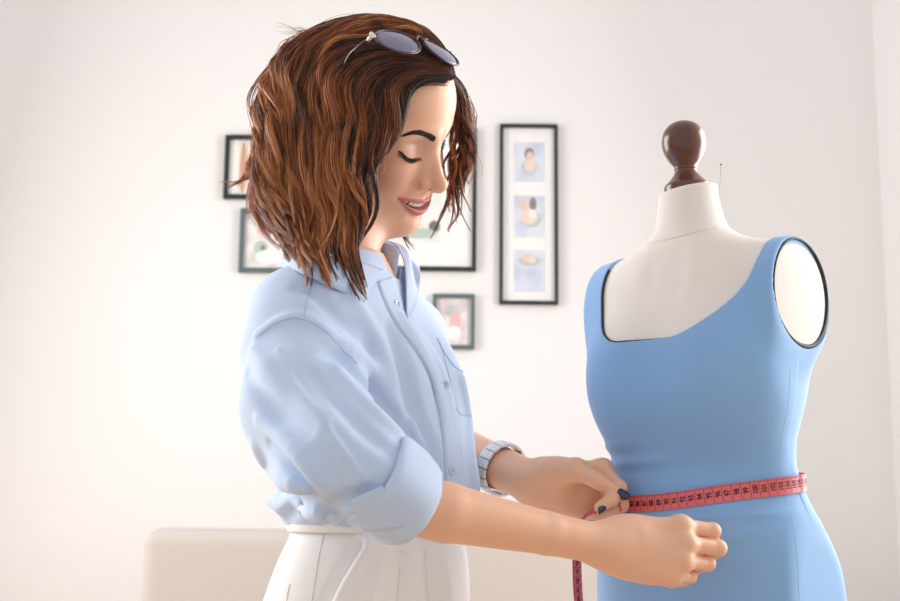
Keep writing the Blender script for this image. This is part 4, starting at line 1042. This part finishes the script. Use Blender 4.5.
def strands(C, rad, col):
    """C: m x n x 3 centre lines -> three-sided tapering fibres"""
    m, n, _ = C.shape; T = np.gradient(C, axis=1); T /= np.linalg.norm(T, axis=2)[..., None]+1e-12
    ref = rng.normal(size=(m, 1, 3)); N = np.cross(T, ref); N /= np.linalg.norm(N, axis=2)[..., None]+1e-9; B = np.cross(T, N)
    tp = rad*(np.interp(np.linspace(0, 1, n), [0, .1, .7, 1], [.8, 1, .85, .15]))[None, :]
    V = np.stack([C+(N*math.cos(a)+B*math.sin(a))*tp[..., None] for a in (0, 2.0944, 4.1888)], 2)
    idx = np.arange(m*n*3).reshape(m, n, 3); F = []
    for k in range(3):
        q = (k+1) % 3; F.append(np.stack([idx[:, :-1, k], idx[:, :-1, q], idx[:, 1:, q], idx[:, 1:, k]], -1).reshape(-1, 4))
    HV.append(V.reshape(-1, 3)); HF.append(np.concatenate(F)+hn[0]); hn[0] += m*n*3
    HC.append(np.repeat(col[:, :, None, :], 3, 2).reshape(-1, 3))
def lock_set(G, locks, per, spread, lockr, warm, wave=.0028, stray=.0, rad=.00042, inner=.012):
    G = np.array(G); g, n, _ = G.shape; t = np.linspace(0, 1, n)
    for _ in range(locks):
        u = rng.uniform(0, g-1) if g > 1 else 0; i = min(int(u), max(g-2, 0)); f = u-i; base = G[i]*(1-f)+(G[i+1]*f if g > 1 else 0)
        ln = rng.uniform(.70, 1.04); idx = np.clip(t*ln*(n-1), 0, n-1.001); ii = idx.astype(int); ff = (idx-ii)[:, None]; base = base[ii]*(1-ff)+base[np.minimum(ii+1, n-1)]*ff
        if ln > 1: base[-1] = base[-2]+(base[-2]-base[-3])
        out = base-(HO+A(-.01, .02, -.03)); out /= np.linalg.norm(out, axis=1)[:, None]
        T = np.gradient(base, axis=0); T /= np.linalg.norm(T, axis=1)[:, None]; S = np.cross(out, T)
        off = rng.normal(0, spread); dep = -abs(rng.normal(0, inner))+.004; ph = rng.uniform(0, 6.28); fr = rng.uniform(1.8, 2.8); am = wave*rng.uniform(.5, 1.6)
        env = sstep(.12, .6, t)
        base = base+S*(off*(.5+.5*sstep(0, .5, t))+am*env*np.sin(ph+2*math.pi*fr*t))[:, None]+out*(dep*sstep(0, .35, t)+am*.8*env*np.cos(ph+2*math.pi*fr*t))[:, None]
        a = rng.uniform(0, 6.28, per); r = lockr*np.sqrt(rng.uniform(0, 1, per)); pr = np.interp(t, [0, .3, .7, 1], [1.3, 1.1, .75, .28])
        C = base[None]+S[None]*(r*np.cos(a))[:, None, None]*pr[None, :, None]+out[None]*(r*np.sin(a))[:, None, None]*pr[None, :, None]
        p2 = rng.uniform(0, 6.28, (per, 1)); C = C+S[None]*(np.sin(p2+t[None]*rng.uniform(6, 14, (per, 1)))*(.0006+stray)*t[None])[..., None]+out[None]*(np.cos(p2*1.7+t[None]*rng.uniform(5, 12, (per, 1)))*(.0006+stray)*t[None])[..., None]
        lk = rng.choice([rng.uniform(-.62, -.25), rng.uniform(-.3, .2), rng.uniform(.1, .42)])
        w_ = np.clip(warm*(.30+.9*sstep(.02, .75, t))[None]+lk+rng.normal(0, .13, (per, 1)), 0, 1.25)[..., None]
        c = np.where(w_ < .5, DK+(BR-DK)*w_*2, np.where(w_ < 1, BR+(AU-BR)*(w_-.5)*2, AU+(LT-AU)*np.clip((w_-1)*4, 0, 1)))
        strands(C, rad*rng.uniform(.8, 1.2, (per, 1)), c)
lock_set(NEAR[:4], 110, 40, .007, .0050, .44, .0058, stray=.0006, rad=.00034)
lock_set(NEAR[3:], 220, 40, .009, .0054, .90, .0105, stray=.0009, rad=.00034)
lock_set(NEAR[1:], 110, 18, .012, .0045, 1.05, .0085, stray=.0014, inner=.003, rad=.00032)
lock_set(BACK, 70, 34, .006, .0046, .95, .0030, rad=.00034, inner=.008)
lock_set(TOP, 80, 34, .005, .0042, .72, .0014, inner=.003, rad=.00034)
lock_set(TOP, 16, 10, .008, .0030, 1.1, .0040, inner=.001, rad=.00032, stray=.001)
lock_set(FLIP, 22, 16, .003, .0030, 1.05, .002, stray=.002, rad=.00032)
lock_set(FAR, 30, 24, .0040, .0028, .55, .0050, inner=.010, rad=.00032)
lock_set(FAR, 14, 5, .006, .002, .8, .006, stray=.002, inner=.004, rad=.00028)
lock_set(CHINL, 8, 20, .003, .003, .5, .002)
lock_set(NEAR+BACK, 150, 1, .016, .001, .9, .006, stray=.004, rad=.0002, inner=.001)
m_hair = mat('hair_strands', (.1, .05, .03), .36, Specular_IOR_Level=.55); attr_color(m_hair)
FLY = [guide(g, .006, .02) for g in (
    [(350, 30), (320, 33), (302, 32), (288, 28), (276, 29)], [(345, 34), (318, 36), (298, 34), (280, 33)], [(330, 30), (300, 36), (282, 48), (272, 66), (266, 88)], [(320, 36), (292, 50), (276, 72), (262, 80)])]
for g_ in FLY: lock_set([g_], 3, 3, .002, .0022, .9, .002, stray=.001, rad=.00024, inner=.001)
hair = new_mesh('hair', np.vstack(HV), np.vstack(HF), m_hair, body, cols=np.vstack(HC)); hair['label'] = 'wavy chin-length brown hair with auburn ends'
# undercoat: close to the scalp and hanging behind the neck
def core(P):
    Q = w2h(P); f, l, u = Q[:, 0], Q[:, 1], Q[:, 2]
    d = ell(Q, (-.006, 0, .036), (.099, .079, .087)); d = smin(d, ell(Q, (.030, 0, .043), (.067, .063, .063)), .03)
    drop = seg(P, at(318, 140, .0), at(318, 222, -.0), .046, .034); drop = smin(drop, seg(P, at(345, 140, -.045), at(336, 215, -.04), .026, .018), .02)
    line = .040+.62*(u-.040)+.9*np.maximum(u-.075, 0)
    d = np.maximum(d, f-np.clip(line, -.02, .068)); d = np.maximum(d, -(u+.02))
    return smin(d, drop, .02)
Vc, Fc = surface(core, HO+A(-.2, -.14, -.17), HO+A(.13, .14, .15), .003)
m_core = mat('hair_undercoat', srgb(40, 24, 19), .6); bump(m_core, 90, .8, .004, stretch=(3, 3, .4))
new_mesh('hair_undercoat', Vc, Fc, m_core, hair)
